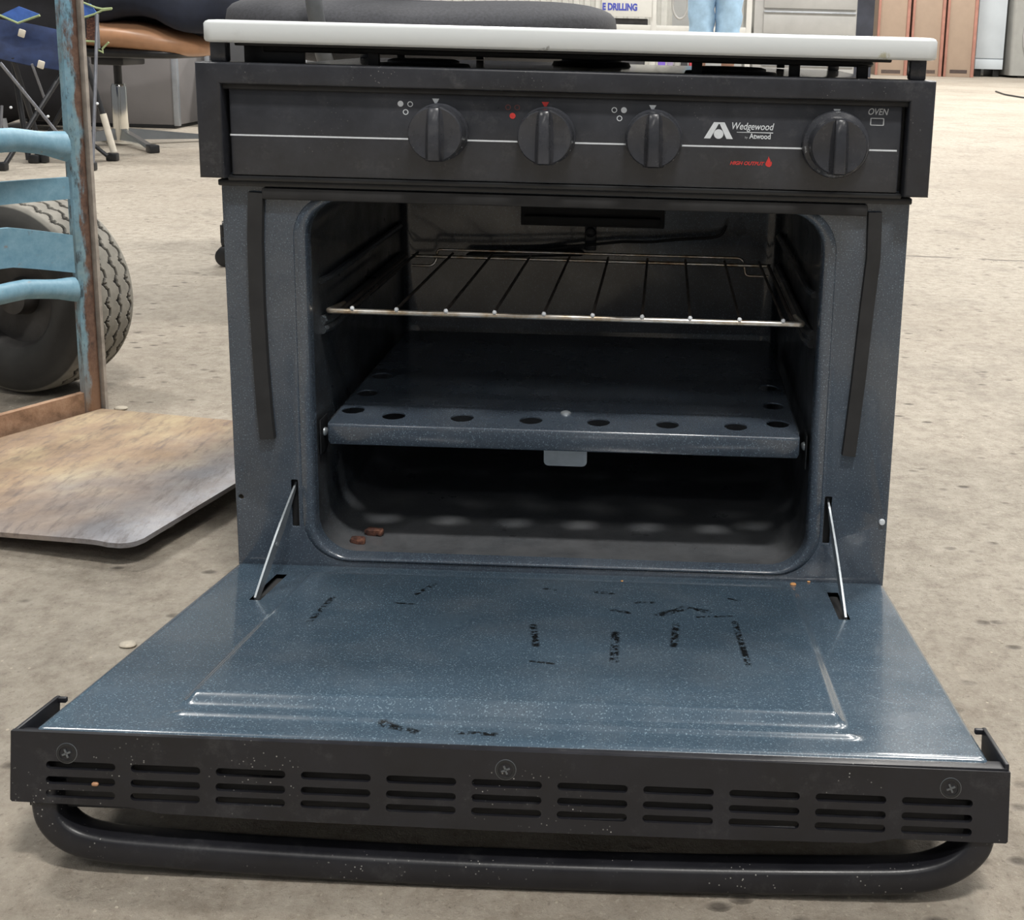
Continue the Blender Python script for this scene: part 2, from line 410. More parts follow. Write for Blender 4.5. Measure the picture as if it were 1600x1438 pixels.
def concrete():
    m = NT('dusty_concrete')
    n1 = m.noise(1.1, 6, 0.6); n2 = m.noise(48, 9, 0.78); n3 = m.noise(6.5, 7, 0.70); n4 = m.noise(230, 4, 0.75)
    c = m.ramp(n2, [(0.31, (0.250, 0.212, 0.168)), (0.50, (0.405, 0.362, 0.300)), (0.70, (0.520, 0.475, 0.405))])
    c = m.mix(m.rng(n1, 0.44, 0.62, 0, 0.34), c, (0.22, 0.175, 0.130))
    c = m.mix(m.rng(n3, 0.52, 0.70, 0, 0.50), c, (0.17, 0.145, 0.118))
    c = m.mix(m.rng(n4, 0.58, 0.70, 0, 0.55), c, (0.105, 0.088, 0.070))
    c = m.mix(m.rng(n4, 0.42, 0.32, 0, 0.50), c, (0.56, 0.50, 0.41))
    v = m.rng(m.voro(95), 0.13, 0.07); sel = m.rng(m.noise(12, 2, 0.5), 0.53, 0.60)
    c = m.mix(m.math('MULTIPLY', m.math('MULTIPLY', v, sel), 0.85), c, (0.64, 0.57, 0.46))
    v2 = m.rng(m.voro(26), 0.16, 0.10); sel3 = m.rng(m.noise(4.7, 2, 0.5), 0.56, 0.62)
    c = m.mix(m.math('MULTIPLY', m.math('MULTIPLY', v2, sel3), 0.45), c, (0.52, 0.46, 0.38))
    mp = m.n('ShaderNodeMapping'); mp.inputs['Scale'].default_value = (0.6, 1.1, 1); mp.inputs['Location'].default_value = (3, 5, 0); m.l(m.tc, mp.inputs[0])
    p = m.rng(m.voro(50, vec=mp.outputs[0]), 0.24, 0.10); sel2 = m.rng(m.noise(8, 4, 0.65), 0.48, 0.57)
    pit = m.math('MULTIPLY', p, sel2)
    c = m.mix(m.math('MULTIPLY', pit, 0.75), c, (0.075, 0.062, 0.050))
    X, Y_, Z_ = m.xyz()
    yy = m.math('ADD', m.math('MULTIPLY', m.math('SUBTRACT', m.noise(7, 5, 0.7), 0.5), 0.05), Y_)
    line = m.math('ABSOLUTE', m.math('SUBTRACT', m.math('ADD', yy, m.math('MULTIPLY', X, 0.08)), 1.66))
    ck = m.math('MULTIPLY', m.rng(line, 0.009, 0.003), m.rng(X, 0.35, 0.5))
    ck = m.math('MULTIPLY', ck, m.rng(m.noise(11, 2, 0.5), 0.42, 0.50))
    c = m.mix(m.math('MULTIPLY', ck, 0.75), c, (0.10, 0.085, 0.07))
    m.col(c); m.rough(m.rng(n2, 0.3, 0.7, 0.62, 0.85))
    h = m.math('SUBTRACT', m.math('ADD', m.math('MULTIPLY', n2, 1.0), m.math('MULTIPLY', n4, 0.5)), m.math('MULTIPLY', m.math('ADD', pit, ck), 0.9))
    m.bump(h, 0.8, 0.005); return m.m
M['floor'] = concrete()

# ------------------------------------------------------------------ floor and hall
bm = bmesh.new(); vs = [bm.verts.new(p) for p in ((-12, -8, 0), (14, -8, 0), (14, 16.5, 0), (-12, 16.5, 0))]; bm.faces.new(vs)
for v in [bm.verts.new((x, y, -0.1)) for x, y in ((-12, -8), (14, -8), (14, 16.5), (-12, 16.5))]: pass
lo = bm.verts[-4:] if False else list(bm.verts)[-4:]
for i in range(4): bm.faces.new((vs[i], vs[(i+1) % 4], lo[(i+1) % 4], lo[i]))
bm.faces.new(lo[::-1])
tag(put('floor', bm, M['floor']), kind='structure')
M['wall'] = plain('pale_wall_paint', (0.55, 0.56, 0.55), 0.7, 0, 0.08, 2)
tag(put('wall_back', bx(-12, 14, 16.5, 16.7, 0, 5.4), M['wall']), kind='structure')
M['ribs'] = plain('ribbed_wall_sheet', (0.52, 0.52, 0.49), 0.5, 0, 0.1, 8)
bm = bmesh.new()                                             # ribbed steel sheet of the partition behind the racks
rib = []
x = -6.0
while x < 0.1:
    rib += [(x, 12.0), (x+0.05, 12.0), (x+0.065, 12.025), (x+0.105, 12.025), (x+0.12, 12.0)]; x += 0.12
a = [bm.verts.new((p[0], p[1], 0)) for p in rib]; b = [bm.verts.new((p[0], p[1], 2.6)) for p in rib]
a2 = [bm.verts.new((p[0], 12.08, 0)) for p in rib]; b2 = [bm.verts.new((p[0], 12.08, 2.6)) for p in rib]
for i in range(len(rib)-1):
    bm.faces.new((a[i], a[i+1], b[i+1], b[i])); bm.faces.new((b[i], b[i+1], b2[i+1], b2[i])); bm.faces.new((a2[i+1], a2[i], b2[i], b2[i+1]))
tag(put('wall_partition', bm, M['ribs'], ang=20), kind='structure')
M['wline'] = plain('worn_white_line_paint', (0.72, 0.72, 0.72), 0.6, 0, 0.15, 20)
M['line'] = M['wline']
for k, (q1, q2) in enumerate((((196, 204), (312, 215)), ((-60, 235), (104, 217)))):
    p1, p2 = atZ(*q1, 0), atZ(*q2, 0); d = (p2-p1).normalized(); nrm = Vector((-d.y, d.x, 0))
    bm = bmesh.new(); vs = [p1-nrm*0.022, p2-nrm*0.022, p2+nrm*0.022, p1+nrm*0.022]
    lo = [bm.verts.new((q.x, q.y, 0.0)) for q in vs]; hi = [bm.verts.new((q.x, q.y, 0.003)) for q in vs]
    bm.faces.new(hi)
    for i in range(4): bm.faces.new((lo[i], lo[(i+1) % 4], hi[(i+1) % 4], hi[i]))
    tag(put('trim_%d' % (3+k), bm, M['wline']), 'painted white line on the concrete', kind='structure')

# ------------------------------------------------------------------ the oven range
RNG = thing('oven_range', (0, 0.2, 0), 'compact black drop-in gas range with its blue-speckled oven door hanging open on the floor', 'oven')
HW = 0.265; ZH = 0.0295; PH = 0.15946; DL = 0.3124
n_ = Vector((0, math.sin(PH), math.cos(PH))); e_ = Vector((0, -math.cos(PH), math.sin(PH))); H0 = Vector((0, 0, ZH))
def dp(x, s, t=0.0): return Vector((x, 0, 0))+H0+e_*s+n_*t      # door coordinates: s along the door, t above its inner face
XZ = lambda y: basis((1, 0, 0), (0, 0, 1), (0, 1, 0), (0, y, 0))

# body case behind the front frame
bm = bmesh.new()
bx(-0.256, -0.250, 0.004, 0.44, 0.0, 0.425, 0.001, bm); bx(0.250, 0.256, 0.004, 0.44, 0.0, 0.425, 0.001, bm)
bx(-0.256, 0.256, 0.434, 0.44, 0.0, 0.425, 0.001, bm); bx(-0.25, 0.25, 0.01, 0.434, 0.003, 0.010, 0, bm)
put('body_case', bm, M['dark'], RNG)
# front frame with opening, hinge slots and screw holes
OX0, OX1, OZ0, OZ1, ORD = -0.2005, 0.2010, 0.0365, 0.3325, 0.030
g = 0.010
frame_loops = [rrect(-HW, HW, 0.004, 0.352, 0.002, 2), rrect(OX0-g, OX1+g, OZ0-0.004, OZ1+0.006, ORD+0.006, 10)]
SLX = 0.2165
for sx in (-1, 1): frame_loops.append(rrect(sx*SLX-0.0028, sx*SLX+0.0028, 0.062, 0.1025, 0.001, 2))
me = curve_plate(frame_loops + [circle(-0.2607, 0.0862, 0.0022, 14), circle(0.2606, 0.0825, 0.0022, 14)], 0.0022, XZ(0.0011), 0.0006)
ff = link_mesh('front_frame', me, M['enamel'], RNG); tag(ff, 'blue speckled enamel front frame')
# cavity liner: rolled lip then walls and back
prof = [(g, 0.0005), (g*0.75, -0.0007), (g*0.45, -0.0013), (g*0.2, -0.0006), (0.0006, 0.0014), (0.0, 0.005), (0.0, 0.012)]
rings = []
def ring(off, y, dz0=0, zoff=None, r=ORD):
    zo = off if zoff is None else zoff
    return [Vector((p[0], y, p[1])) for p in rrect(OX0-off, OX1+off, OZ0-zo*0.4+dz0, OZ1+zo*0.6, r+off*0.6, 10)]
for off, y in prof: rings.append(ring(off, y))
bm = bmesh.new(); loft(bm, rings); put('opening_lip', bm, M['enamel'], RNG, ang=60)
rings = [ring(0, 0.012)] + [ring(0, y, -0.0025*min(1, (y-0.012)/0.02)) for y in (0.02, 0.032, 0.1, 0.2, 0.3, 0.325)]
r2 = [Vector((p[0]*0.985, 0.336, p[1])) for p in rrect(OX0+0.004, OX1-0.004, OZ0+0.002, OZ1-0.002, ORD, 10)]
rings += [[Vector((p.x*0.995, 0.333, p.z)) for p in rings[-1]], r2]
bm = bmesh.new(); loft(bm, rings, cap1=True); cav = put('oven_cavity', bm, M['cavity'], RNG, ang=60); tag(cav, 'soot darkened enamel oven interior')
# black gasket strips on the frame
def strip_piece(pts, w, th, name):
    bm = bmesh.new(); L, Rr = [], []
    pts = [Vector(p) for p in pts]
    rg = []
    for i, p in enumerate(pts):
        t = (pts[min(i+1, len(pts)-1)]-pts[max(i-1, 0)]).normalized(); s = Vector((t.z, 0, -t.x))
        rg.append([p-s*w/2+Vector((0, 0.001, 0)), p-s*w/2*0.9-Vector((0, th, 0)), p+s*w/2*0.9-Vector((0, th, 0)), p+s*w/2+Vector((0, 0.001, 0))])
    loft(bm, rg, cap0=True, cap1=True); return put(name, bm, M['matte'], RNG, ang=30)
strip_piece([(-0.2375, 0, 0.3375), (-0.2395, 0, 0.30), (-0.2400, 0, 0.25), (-0.2390, 0, 0.20), (-0.2375, 0, 0.16), (-0.2360, 0, 0.138)], 0.0125, 0.0045, 'door_gasket')
strip_piece([(0.2385, 0, 0.3355), (0.2395, 0, 0.30), (0.2370, 0, 0.26), (0.2340, 0, 0.20), (0.2315, 0, 0.16), (0.2300, 0, 0.139)], 0.0115, 0.0045, 'door_gasket')
bm = bmesh.new(); bx(-0.2325, 0.2325, -0.0050, 0.001, 0.3325, 0.3415, 0.0015, bm); put('door_gasket', bm, M['matte'], RNG)
bm = bmesh.new(); bx(-0.2655, 0.2655, -0.0060, 0.002, 0.3425, 0.3475, 0.0012, bm); put('heat_deflector', bm, M['dark'], RNG)
# screws beside the hinges
bm = bmesh.new(); lathe(bm, [(0.0, -0.0022), (0.0022, -0.0018), (0.0026, 0.0002), (0.0026, 0.002)], (0.2606, 0, 0.0825), (0, 1, 0), 14, cap=False)
tag(put('frame_screw', bm, M['print'], RNG), 'pale screw head')
# inner ribs that carry the rack
for sx in (-1, 1):
    for z in (0.262, 0.2285, 0.2215):
        bm = bmesh.new(); xx = (OX0+0.001) if sx < 0 else (OX1-0.001)
        tube(bm, [(xx, 0.03, z), (xx-sx*0.003, 0.04, z), (xx-sx*0.003, 0.30, z), (xx, 0.31, z)], 0.0042 if z != 0.262 else 0.003, 8)
        put('rack_guide', bm, M['cavity'], RNG)
# heat tray with holes
holes = [(-0.1814, 0.0525), (-0.1441, 0.0405), (-0.0867, 0.0405), (-0.029, 0.0400), (0.0276, 0.0400), (0.0852, 0.0395), (0.1422, 0.0400), (0.1782, 0.0500)]
bk = [(-0.1813, 0.0995), (0.1786, 0.0975), (-0.1813, 0.152), (0.1786, 0.150)] 
TZ = 0.1455
loops = [rrect(-0.1930, 0.1930, 0.0185, 0.318, 0.003, 3)] + [circle(x, y, 0.0096, 24) for x, y in holes+bk]
me = curve_plate(loops, 0.0012, basis((1, 0, 0), (0, 1, 0), (0, 0, 1), (0, 0, TZ-0.0006)))
tr = link_mesh('heat_tray', me, M['enamel'], RNG); tag(tr, 'speckled enamel tray with round holes above the burner')
bm = bmesh.new()                                              # rolled front lip
pf = [(0.0195, TZ), (0.0182, TZ-0.0003), (0.0172, TZ-0.0014), (0.0170, TZ-0.003), (0.0170, TZ-0.0165), (0.0176, TZ-0.0178), (0.0190, TZ-0.0180)]
rg = []
for x, k in ((-0.1930, 1), (-0.1915, 0), (0.1915, 0), (0.1930, 1)):
    rg.append([Vector((x, p[0]+0.0006*k, p[1] if p[1] > TZ-0.01 else p[1]+0.0022*k)) for p in pf])
loft(bm, rg, closed=False)
sol = put('tray_lip', bm, M['enamel'], tr)
for sx in (-1, 1):
    bm = bmesh.new(); bx(sx*0.1935-0.0006, sx*0.1935+0.0006, 0.03, 0.31, TZ-0.018, TZ, 0, bm); put('tray_side', bm, M['cavity'], tr)
    bm = bmesh.new(); bx(sx*0.1985-0.0006, sx*0.1985+0.0006, 0.014, 0.034, TZ-0.026, TZ+0.003, 0.0004, bm); put('tray_bracket', bm, M['dark'], tr)
    bm = bmesh.new(); lathe(bm, [(0.0036, 0.0), (0.0034, 0.0012), (0.002, 0.0024), (0.0, 0.0027)], (sx*0.1980, 0.024, TZ-0.0095), (-sx, -0.5, 0), 14, cap=False)
    put('tray_screw', bm, M['zinc'], tr)
bm = bmesh.new(); lathe(bm, [(0.0046, 0.0), (0.0042, 0.0012), (0.0025, 0.0021), (0.0, 0.0024)], (-0.0015, 0.0600, TZ), (0, 0, 1), 18, cap=False); tag(put('tray_screw', bm, M['zinc'], tr), 'steel rivet head')
# steel bracket under the tray
me = curve_plate([rrect(-0.0168, 0.0190, 0.110, 0.1295, 0.004, 4)], 0.0010, XZ(0.030))
o = link_mesh('burner_shield', me, M['zinc'], RNG); tag(o, 'bright steel burner tab under the tray')
bm = bmesh.new(); lathe(bm, [(0.009, 0), (0.009, 0.20)], (0.001, 0.12, 0.100), (0, 1, 0), 18); put('burner_tube', bm, M['iron'], RNG)
# back wall fittings: flue slot, bulb clip, capillary tube
bm = bmesh.new(); bx(-0.070, 0.074, 0.318, 0.337, 0.266, 0.2735, 0.001, bm); bx(-0.074, 0.078, 0.328, 0.337, 0.262, 0.284, 0.001, bm)
put('flue_slot', bm, M['matte'], RNG)
bm = bmesh.new(); bx(-0.006, 0.006, 0.330, 0.337, 0.236, 0.262, 0.001, bm); lathe(bm, [(0.006, 0), (0.005, 0.006), (0.001, 0.008)], (0.0, 0.331, 0.256), (0, -1, 0), 14); put('bulb_clip', bm, M['dark'], RNG)
bm = bmesh.new(); P_ = [atY(u, v, 0.322) for u, v in ((1135, 352), (1128, 368), (1110, 372), (1060, 374), (1010, 379), (975, 377), (940, 381), (900, 384), (860, 390), (820, 392))]
tube(bm, arcpts(P_, 0.02, 3), 0.0016, 8); put('capillary_tube', bm, M['matte'], RNG)
bm = bmesh.new(); lathe(bm, [(0.0008, 0), (0.0036, 0.004), (0.0036, 0.12), (0.0008, 0.125)], (-0.005, 0.322, 0.235), (-1, -0.08, -0.03), 12); put('thermostat_bulb', bm, M['dark'], RNG)

# control panel: bezel frame + inset face
BW = 0.2752; BT = 0.4363; BB = 0.3495
me = curve_plate([[(-BW, BB), (-0.2565, BB), (-0.2565, 0.4205), (0.2565, 0.4205), (0.2565, BB), (BW, BB), (BW, BT), (-BW, BT)]], 0.024, XZ(-0.004), 0.0022)
o = link_mesh('panel_bezel', me, M['black'], RNG); tag(o, 'scuffed black plastic surround of the control panel')
bm = bmesh.new(); bx(-0.2570, 0.2570, -0.0120, 0.006, 0.4165, 0.4215, 0.0015, bm); put('panel_ledge', bm, M['matte'], RNG)
bm = bmesh.new(); bx(-0.2530, 0.2530, -0.0090, 0.006, 0.3515, 0.4180, 0.0016, bm); put('panel_face', bm, M['panel'], RNG)
put('panel_back', bx(-0.2640, 0.2640, 0.0012, 0.0078, 0.3500, 0.4290), M['dark'], RNG)  # added plate, stops light showing through the bezel gap
bm = bmesh.new(); bx(-0.2565, 0.2565, -0.0085, 0.006, 0.3470, 0.3512, 0.0010, bm); put('panel_sill', bm, M['dark'], RNG)
PY = -0.0091
def pm(x, z, y=PY): return basis((1, 0, 0), (0, 0, 1), (0, -1, 0), (x, y, z))
def flat(name, loops, mat, label=None):
    o = link_mesh(name, curve_plate(loops, 0.00016, XZ(PY)), mat, RNG)
    if label: tag(o, label)
    return o
for a_, b_ in ((-0.2529, 0.2505),):
    flat('pinstripe', [[(a_, 0.38145), (b_, 0.38305), (b_, 0.3843), (a_, 0.38265)]], M['print'], 'thin white line across the panel')
for x, z, mt in ((-0.0965, 0.4134, 'print'), (-0.0141, 0.4130, 'print_red'), (0.0664, 0.4128, 'print'), (0.2040, 0.4136, 'print')):
    flat('pointer_mark', [[(x-0.0027, z), (x+0.0027, z), (x, z-0.0050)]], M[mt])
def ringl(x, z, r): return [circle(x, z, r, 20), circle(x, z, r-0.0006, 20)]
for lab in (((-0.1231, 0.4088, 1), (-0.1158, 0.4087, 0), (-0.1193, 0.4027, 0), 'print'), ((-0.0421, 0.4083, 0), (-0.0353, 0.4083, 0), (-0.0387, 0.4020, 1), 'print_red'), ((0.0377, 0.4084, 0), (0.0449, 0.4085, 1), (0.0417, 0.4023, 0), 'print')):
    for x, z, fl in lab[:3]:
        flat('burner_mark', [circle(x, z, 0.0022, 20)] if fl else ringl(x, z, 0.0021), M[lab[3]] if (fl or lab[3] == 'print') else M['print_faint'])
# panel lettering and emblem
def ptext(body, x, z, size, mat, shear=0.0, bold=0.0, sq=1.0, name='lettering', align='LEFT'):
    return link_mesh(name, text_mesh(body, size, pm(x, z), shear, bold, align, sq), M[mat], RNG)
flat('emblem', [[(0.1055, 0.3891), (0.1126, 0.4014), (0.1206, 0.4014), (0.1197, 0.4001), (0.1162, 0.4001), (0.1102, 0.3891)]], M['print'], 'white angular emblem around a disc')
flat('emblem', [[(0.1170, 0.4001), (0.1199, 0.4004), (0.1206, 0.4014), (0.1272, 0.3891), (0.1224, 0.3891)]], M['print'])
flat('emblem', [circle(0.1164, 0.3926, 0.0036, 28)], M['print'])
ptext('Wedgewood', 0.1253, 0.3965, 0.0074, 'print', 0.25, 0.00005, 0.815)
flat('lettering', [[(0.1300, 0.3942), (0.1572, 0.3941), (0.1572, 0.3948), (0.1300, 0.3945)]], M['print'])
ptext('Atwood', 0.1396, 0.3898, 0.0056, 'print', 0.0, 0.0001, 0.86)
ptext('by', 0.1361, 0.3899, 0.0024, 'print_dim', 0.0, 0.0, 1.0)
ptext('HIGH OUTPUT', 0.1257, 0.3699, 0.0037, 'print_red', 0.3, 0.0001, 1.02)
ptext('OVEN', 0.2268, 0.4101, 0.0068, 'print_dim', 0.25, 0.00005, 0.82)
flat('flame_mark', [[(0.1527, 0.3700), (0.1541, 0.3690), (0.1556, 0.3688), (0.1569, 0.3698), (0.1574, 0.3715), (0.1570, 0.3732), (0.1563, 0.3722), (0.1560, 0.3742), (0.1552, 0.3755), (0.1546, 0.3768), (0.1543, 0.3750), (0.1536, 0.3738), (0.1529, 0.3722), (0.1524, 0.3712)]], M['print_red'], 'small red flame symbol')
flat('indicator_mark', [rrect(0.2292, 0.2396, 0.4020, 0.4078, 0.0008, 3), rrect(0.2300, 0.2388, 0.4027, 0.4071, 0.0005, 3)], M['print_dim'])

# knobs
def knob(x, z, R, oven=False):
    bm = bmesh.new(); yb = PY
    sk = 0.0252 if oven else R+0.0012
    prof = [(sk-0.001, 0.0), (sk, 0.0008), (sk, 0.0030 if not oven else 0.0035), (sk-0.0012 if not oven else 0.0245, 0.0050), (R+0.0002, 0.0065), (R-0.0003, 0.0200), (R-0.0012, 0.0212), (R*0.75, 0.0207), (0.0, 0.0200)]
    lathe(bm, prof, (x, yb, z), (0, -1, 0), 56, cap=False)
    k = put('control_knob', bm, M['knob'], RNG, ang=28)
    tag(k, 'larger black oven knob with a dial skirt' if oven else None)
    bm = bmesh.new(); rg = []
    for zz, w, h in ((-R*0.99, 0.0026, 0.0), (-R*0.97, 0.0040, 0.0055), (-R*0.90, 0.0043, 0.0088), (-R*0.3, 0.0041, 0.0088), (R*0.3, 0.0039, 0.0074), (R*0.80, 0.0038, 0.0054), (R*0.94, 0.0036, 0.0034), (R*0.985, 0.0024, 0.0)):
        y0 = yb-0.0195
        rg.append([Vector((x-w*1.9, y0, z+zz)), Vector((x-w*1.15, y0-h*0.45, z+zz)), Vector((x-w, y0-h*0.9, z+zz)), Vector((x-w*0.8, y0-h, z+zz)), Vector((x+w*0.8, y0-h, z+zz)), Vector((x+w, y0-h*0.9, z+zz)), Vector((x+w*1.15, y0-h*0.45, z+zz)), Vector((x+w*1.9, y0, z+zz))])
    loft(bm, rg, cap0=True, cap1=True); put('knob_grip', bm, M['knob'], k, ang=32)
    marks = []
    if oven:
        words_ = [('BROIL', 190), ('OFF', 90), ('500', 238), ('400', 258), ('300', 282), ('200', 310)]
        for w_, ang in words_:
            a = math.radians(ang); rr = 0.0236; px, pz = x+rr*math.cos(a), z+rr*math.sin(a)
            rot = Matrix.Rotation(a+math.pi/2 if ang > 95 else a-math.pi/2, 4, 'Z')
            me = text_mesh(w_, 0.0019, pm(px, pz, yb-0.0058) @ rot, 0, 0.0, 'CENTER', 1.0)
            link_mesh('dial_marking', me, M['print_dim'], k)
    else:
        for ang in (-65, -45, -28, -100, -118):
            a = math.radians(ang); c = Vector((x+(R+0.0004)*math.cos(a), yb-0.0115, z+(R+0.0004)*math.sin(a)))
            bm = bmesh.new(); box(bm, c, (0.0003, 0.0022, 0.0008), 0, Matrix.Rotation(-a, 4, 'Y')); put('dial_marking', bm, M['print_dim'], k)
    return k
for x, z in ((-0.0935, 0.3884), (-0.0125, 0.3881), (0.0680, 0.3882)): knob(x, z, 0.0205)
knob(0.2042, 0.3872, 0.0210, True)

# cooktop deck, burners
bm = bmesh.new(); bx(-0.268, 0.268, -0.002, 0.440, 0.4225, 0.4300, 0.003, bm); put('cooktop', bm, M['cooktop'], RNG)
bm = bmesh.new()
loft(bm, [[Vector((x, y, zz)) for x, y in rrect(-0.20+i, 0.21-i, 0.035+i, 0.40-i, 0.03, 6)] for i, zz in ((0, 0.4295), (0.004, 0.4310), (0.012, 0.4316))], cap1=True)
put('cooktop_panel', bm, M['cooktop'], RNG)
for x, y in ((-0.13, 0.11), (0.13, 0.11), (0.0, 0.30)):
    bm = bmesh.new(); lathe(bm, [(0.040, 0.0), (0.038, 0.004), (0.030, 0.0045), (0.030, 0.0065), (0.026, 0.0078), (0.0, 0.008)], (x, y, 0.4314), (0, 0, 1), 32, cap=False)
    put('burner_cap', bm, M['iron'], RNG)

# ---- the open door
bm = bmesh.new()
box(bm, dp(0, DL/2-0.002, -0.0195), (2*0.2625, DL-0.008, 0.030), 0.003, basis((1, 0, 0), e_, n_, (0, 0, 0)))
DOOR = put('oven_door', bm, M['dark'], RNG); tag(DOOR, 'open drop-down oven door with speckled blue enamel inside')
# enamel liner as an embossed sheet with rolled edges and hinge slots
def lin(a, b, k): return [a+(b-a)*i/k for i in range(k+1)]
sl = sorted({SLX-0.0022, SLX+0.0040})
def uniq(seq):
    o = []
    for v in sorted(seq):
        if not o or v-o[-1] > 4e-4: o.append(v)
    return o
xs = uniq([-HW, HW]+[s*(HW-d) for s in (-1, 1) for d in (0.0004, 0.0010, 0.0018, 0.003, 0.0045, 0.0065, 0.009)]+[s*v for s in (-1, 1) for v in (0.2150, 0.2235)]+lin(-0.25, 0.25, 36)+lin(-0.206, -0.186, 14)+lin(0.180, 0.200, 14))
ss = uniq([0, DL]+[0.0006, 0.0016, 0.003, 0.005, 0.008]+[DL-d for d in (0.0006, 0.0016, 0.003, 0.005, 0.0075, 0.010)]+[0.030, 0.092]+lin(0.01, 0.30, 26)+lin(0.018, 0.046, 14)+lin(0.258, 0.304, 34))
def sst(v, a, b):
    t = max(0, min(1, (v-a)/(b-a))); return t*t*(3-2*t)
def hgt(x, s):
    r = 0.005; h = 0
    for d in (HW-abs(x), s, DL-s):
        if d < r: h -= (r-math.sqrt(max(0, r*r-(r-d)**2)))*0.9
    p = sst(x, -0.199, -0.191)*sst(-x, -0.193, -0.185)*sst(s, 0.022, 0.040)*(1-sst(s, 0.2665, 0.2785))
    h += 0.0056*p
    h += 0.0021*math.exp(-((s-0.2880)/0.0026)**2)*sst(x, -0.20, -0.19)*sst(-x, -0.20, -0.19)
    return h
bm = bmesh.new(); grid = [[bm.verts.new(dp(x, s, hgt(x, s))) for x in xs] for s in ss]
for j in range(len(ss)-1):
    for i in range(len(xs)-1):
        mx, ms = (xs[i]+xs[i+1])/2, (ss[j]+ss[j+1])/2
        if 0.2150 < abs(mx) < 0.2235 and 0.030 < ms < 0.092: continue
        bm.faces.new((grid[j][i], grid[j][i+1], grid[j+1][i+1], grid[j+1][i]))
# turned-down edge all round
border = [grid[0][i] for i in range(len(xs))]+[grid[j][-1] for j in range(1, len(ss))]+[grid[-1][i] for i in range(len(xs)-2, -1, -1)]+[grid[j][0] for j in range(len(ss)-2, 0, -1)]
low = [bm.verts.new(v.co-n_*0.008) for v in border]
for i in range(len(border)):
    j = (i+1) % len(border); bm.faces.new((border[i], border[j], low[j], low[i]))
def dl(x, s): return (x, dp(0, s).y-0.2)                # object space of the liner (its root sits at y 0.2)
SC = []
def scuff(a, b, w):
    (x0, s0), (x1, s1) = a, b; p, q = dl(x0, s0), dl(x1, s1); SC.append((p[0], p[1], q[0], q[1], w))
scuff((-0.1595, 0.096), (-0.161, 0.150), 0.0030); scuff((-0.092, 0.058), (-0.100, 0.082), 0.003); scuff((-0.112, 0.104), (-0.098, 0.104), 0.002)
scuff((-0.006, 0.140), (0.000, 0.178), 0.0035); scuff((0.052, 0.150), (0.053, 0.200), 0.0040); scuff((0.094, 0.128), (0.092, 0.170), 0.0035)
scuff((0.136, 0.120), (0.140, 0.200), 0.0030); scuff((0.100, 0.095), (0.082, 0.110), 0.0050); scuff((0.100, 0.092), (0.118, 0.100), 0.0040)
scuff((0.033, 0.064), (0.046, 0.066), 0.0035); scuff((0.065, 0.085), (0.077, 0.084), 0.003); scuff((0.048, 0.103), (0.060, 0.108), 0.003)
scuff((-0.006, 0.060), (0.002, 0.062), 0.002); scuff((0.11, 0.112), (0.135, 0.108), 0.002); scuff((0.0, 0.205), (0.014, 0.208), 0.002); scuff((0.135, 0.069), (0.142, 0.073), 0.002)
scuff((-0.075, 0.292), (-0.055, 0.300), 0.004); scuff((-0.03, 0.299), (-0.01, 0.300), 0.003)
M['door_enamel'] = enamel('speckled_blue_door_enamel', (0.050, 0.079, 0.110), rough=0.20, scuffs=SC, dust=0.22)
LIN = put('door_liner', bm, M['door_enamel'], DOOR, ang=50); tag(LIN, 'speckled blue enamel inner door panel with raised centre')
# vent trim across the top edge of the door
SP = 0.3170
P0 = dp(0, SP)
MV = basis((1, 0, 0), -n_, -e_, P0)
outer = [(-0.2735, 0.0008), (0.2735, 0.0008), (0.2735, 0.0392), (0.2725, 0.0402), (0.212, 0.0402), (0.198, 0.0432), (0.12, 0.0446), (0, 0.0452), (-0.12, 0.0448), (-0.190, 0.0436), (-0.208, 0.0408), (-0.2725, 0.0402), (-0.2735, 0.0392)]
slots = []
for i in range(11):
    x0 = -0.2538+i*0.04692
    for t0 in (0.0168, 0.0252, 0.0327): slots.append(stadium(x0, x0+0.0384, t0, t0+0.0043, 4))
me = curve_plate([outer]+slots, 0.0028, MV @ Matrix(((1, 0, 0, 0), (0.0068, 1, 0, 0), (0, 0, 1, 0), (0, 0, 0, 1))))
VT = link_mesh('vent_trim', me, M['trimblack'], DOOR); tag(VT, 'dusty black plastic trim with rows of vent slots')
bm = bmesh.new()
RT = basis((1, 0, 0), e_, n_, (0, 0, 0))
for sx in (-1, 1):
    box(bm, dp(sx*0.2722, SP-0.0235, -0.0190), (0.0026, 0.046, 0.0400), 0.0008, RT)
    box(bm, dp(sx*0.2695, SP-0.0450, -0.0010), (0.0060, 0.003, 0.0030), 0.0005, RT)
box(bm, dp(0, SP-0.0045, -0.0025), (0.545, 0.009, 0.0022), 0.0006, RT)
put('trim_return', bm, M['trimblack'], VT)
bm = bmesh.new(); box(bm, dp(0, SP-0.012, -0.0300), (0.538, 0.003, 0.0330), 0, RT); put('trim_backing', bm, M['matte'], VT)  # added black sheet, stands in for the darkness inside the vent slots
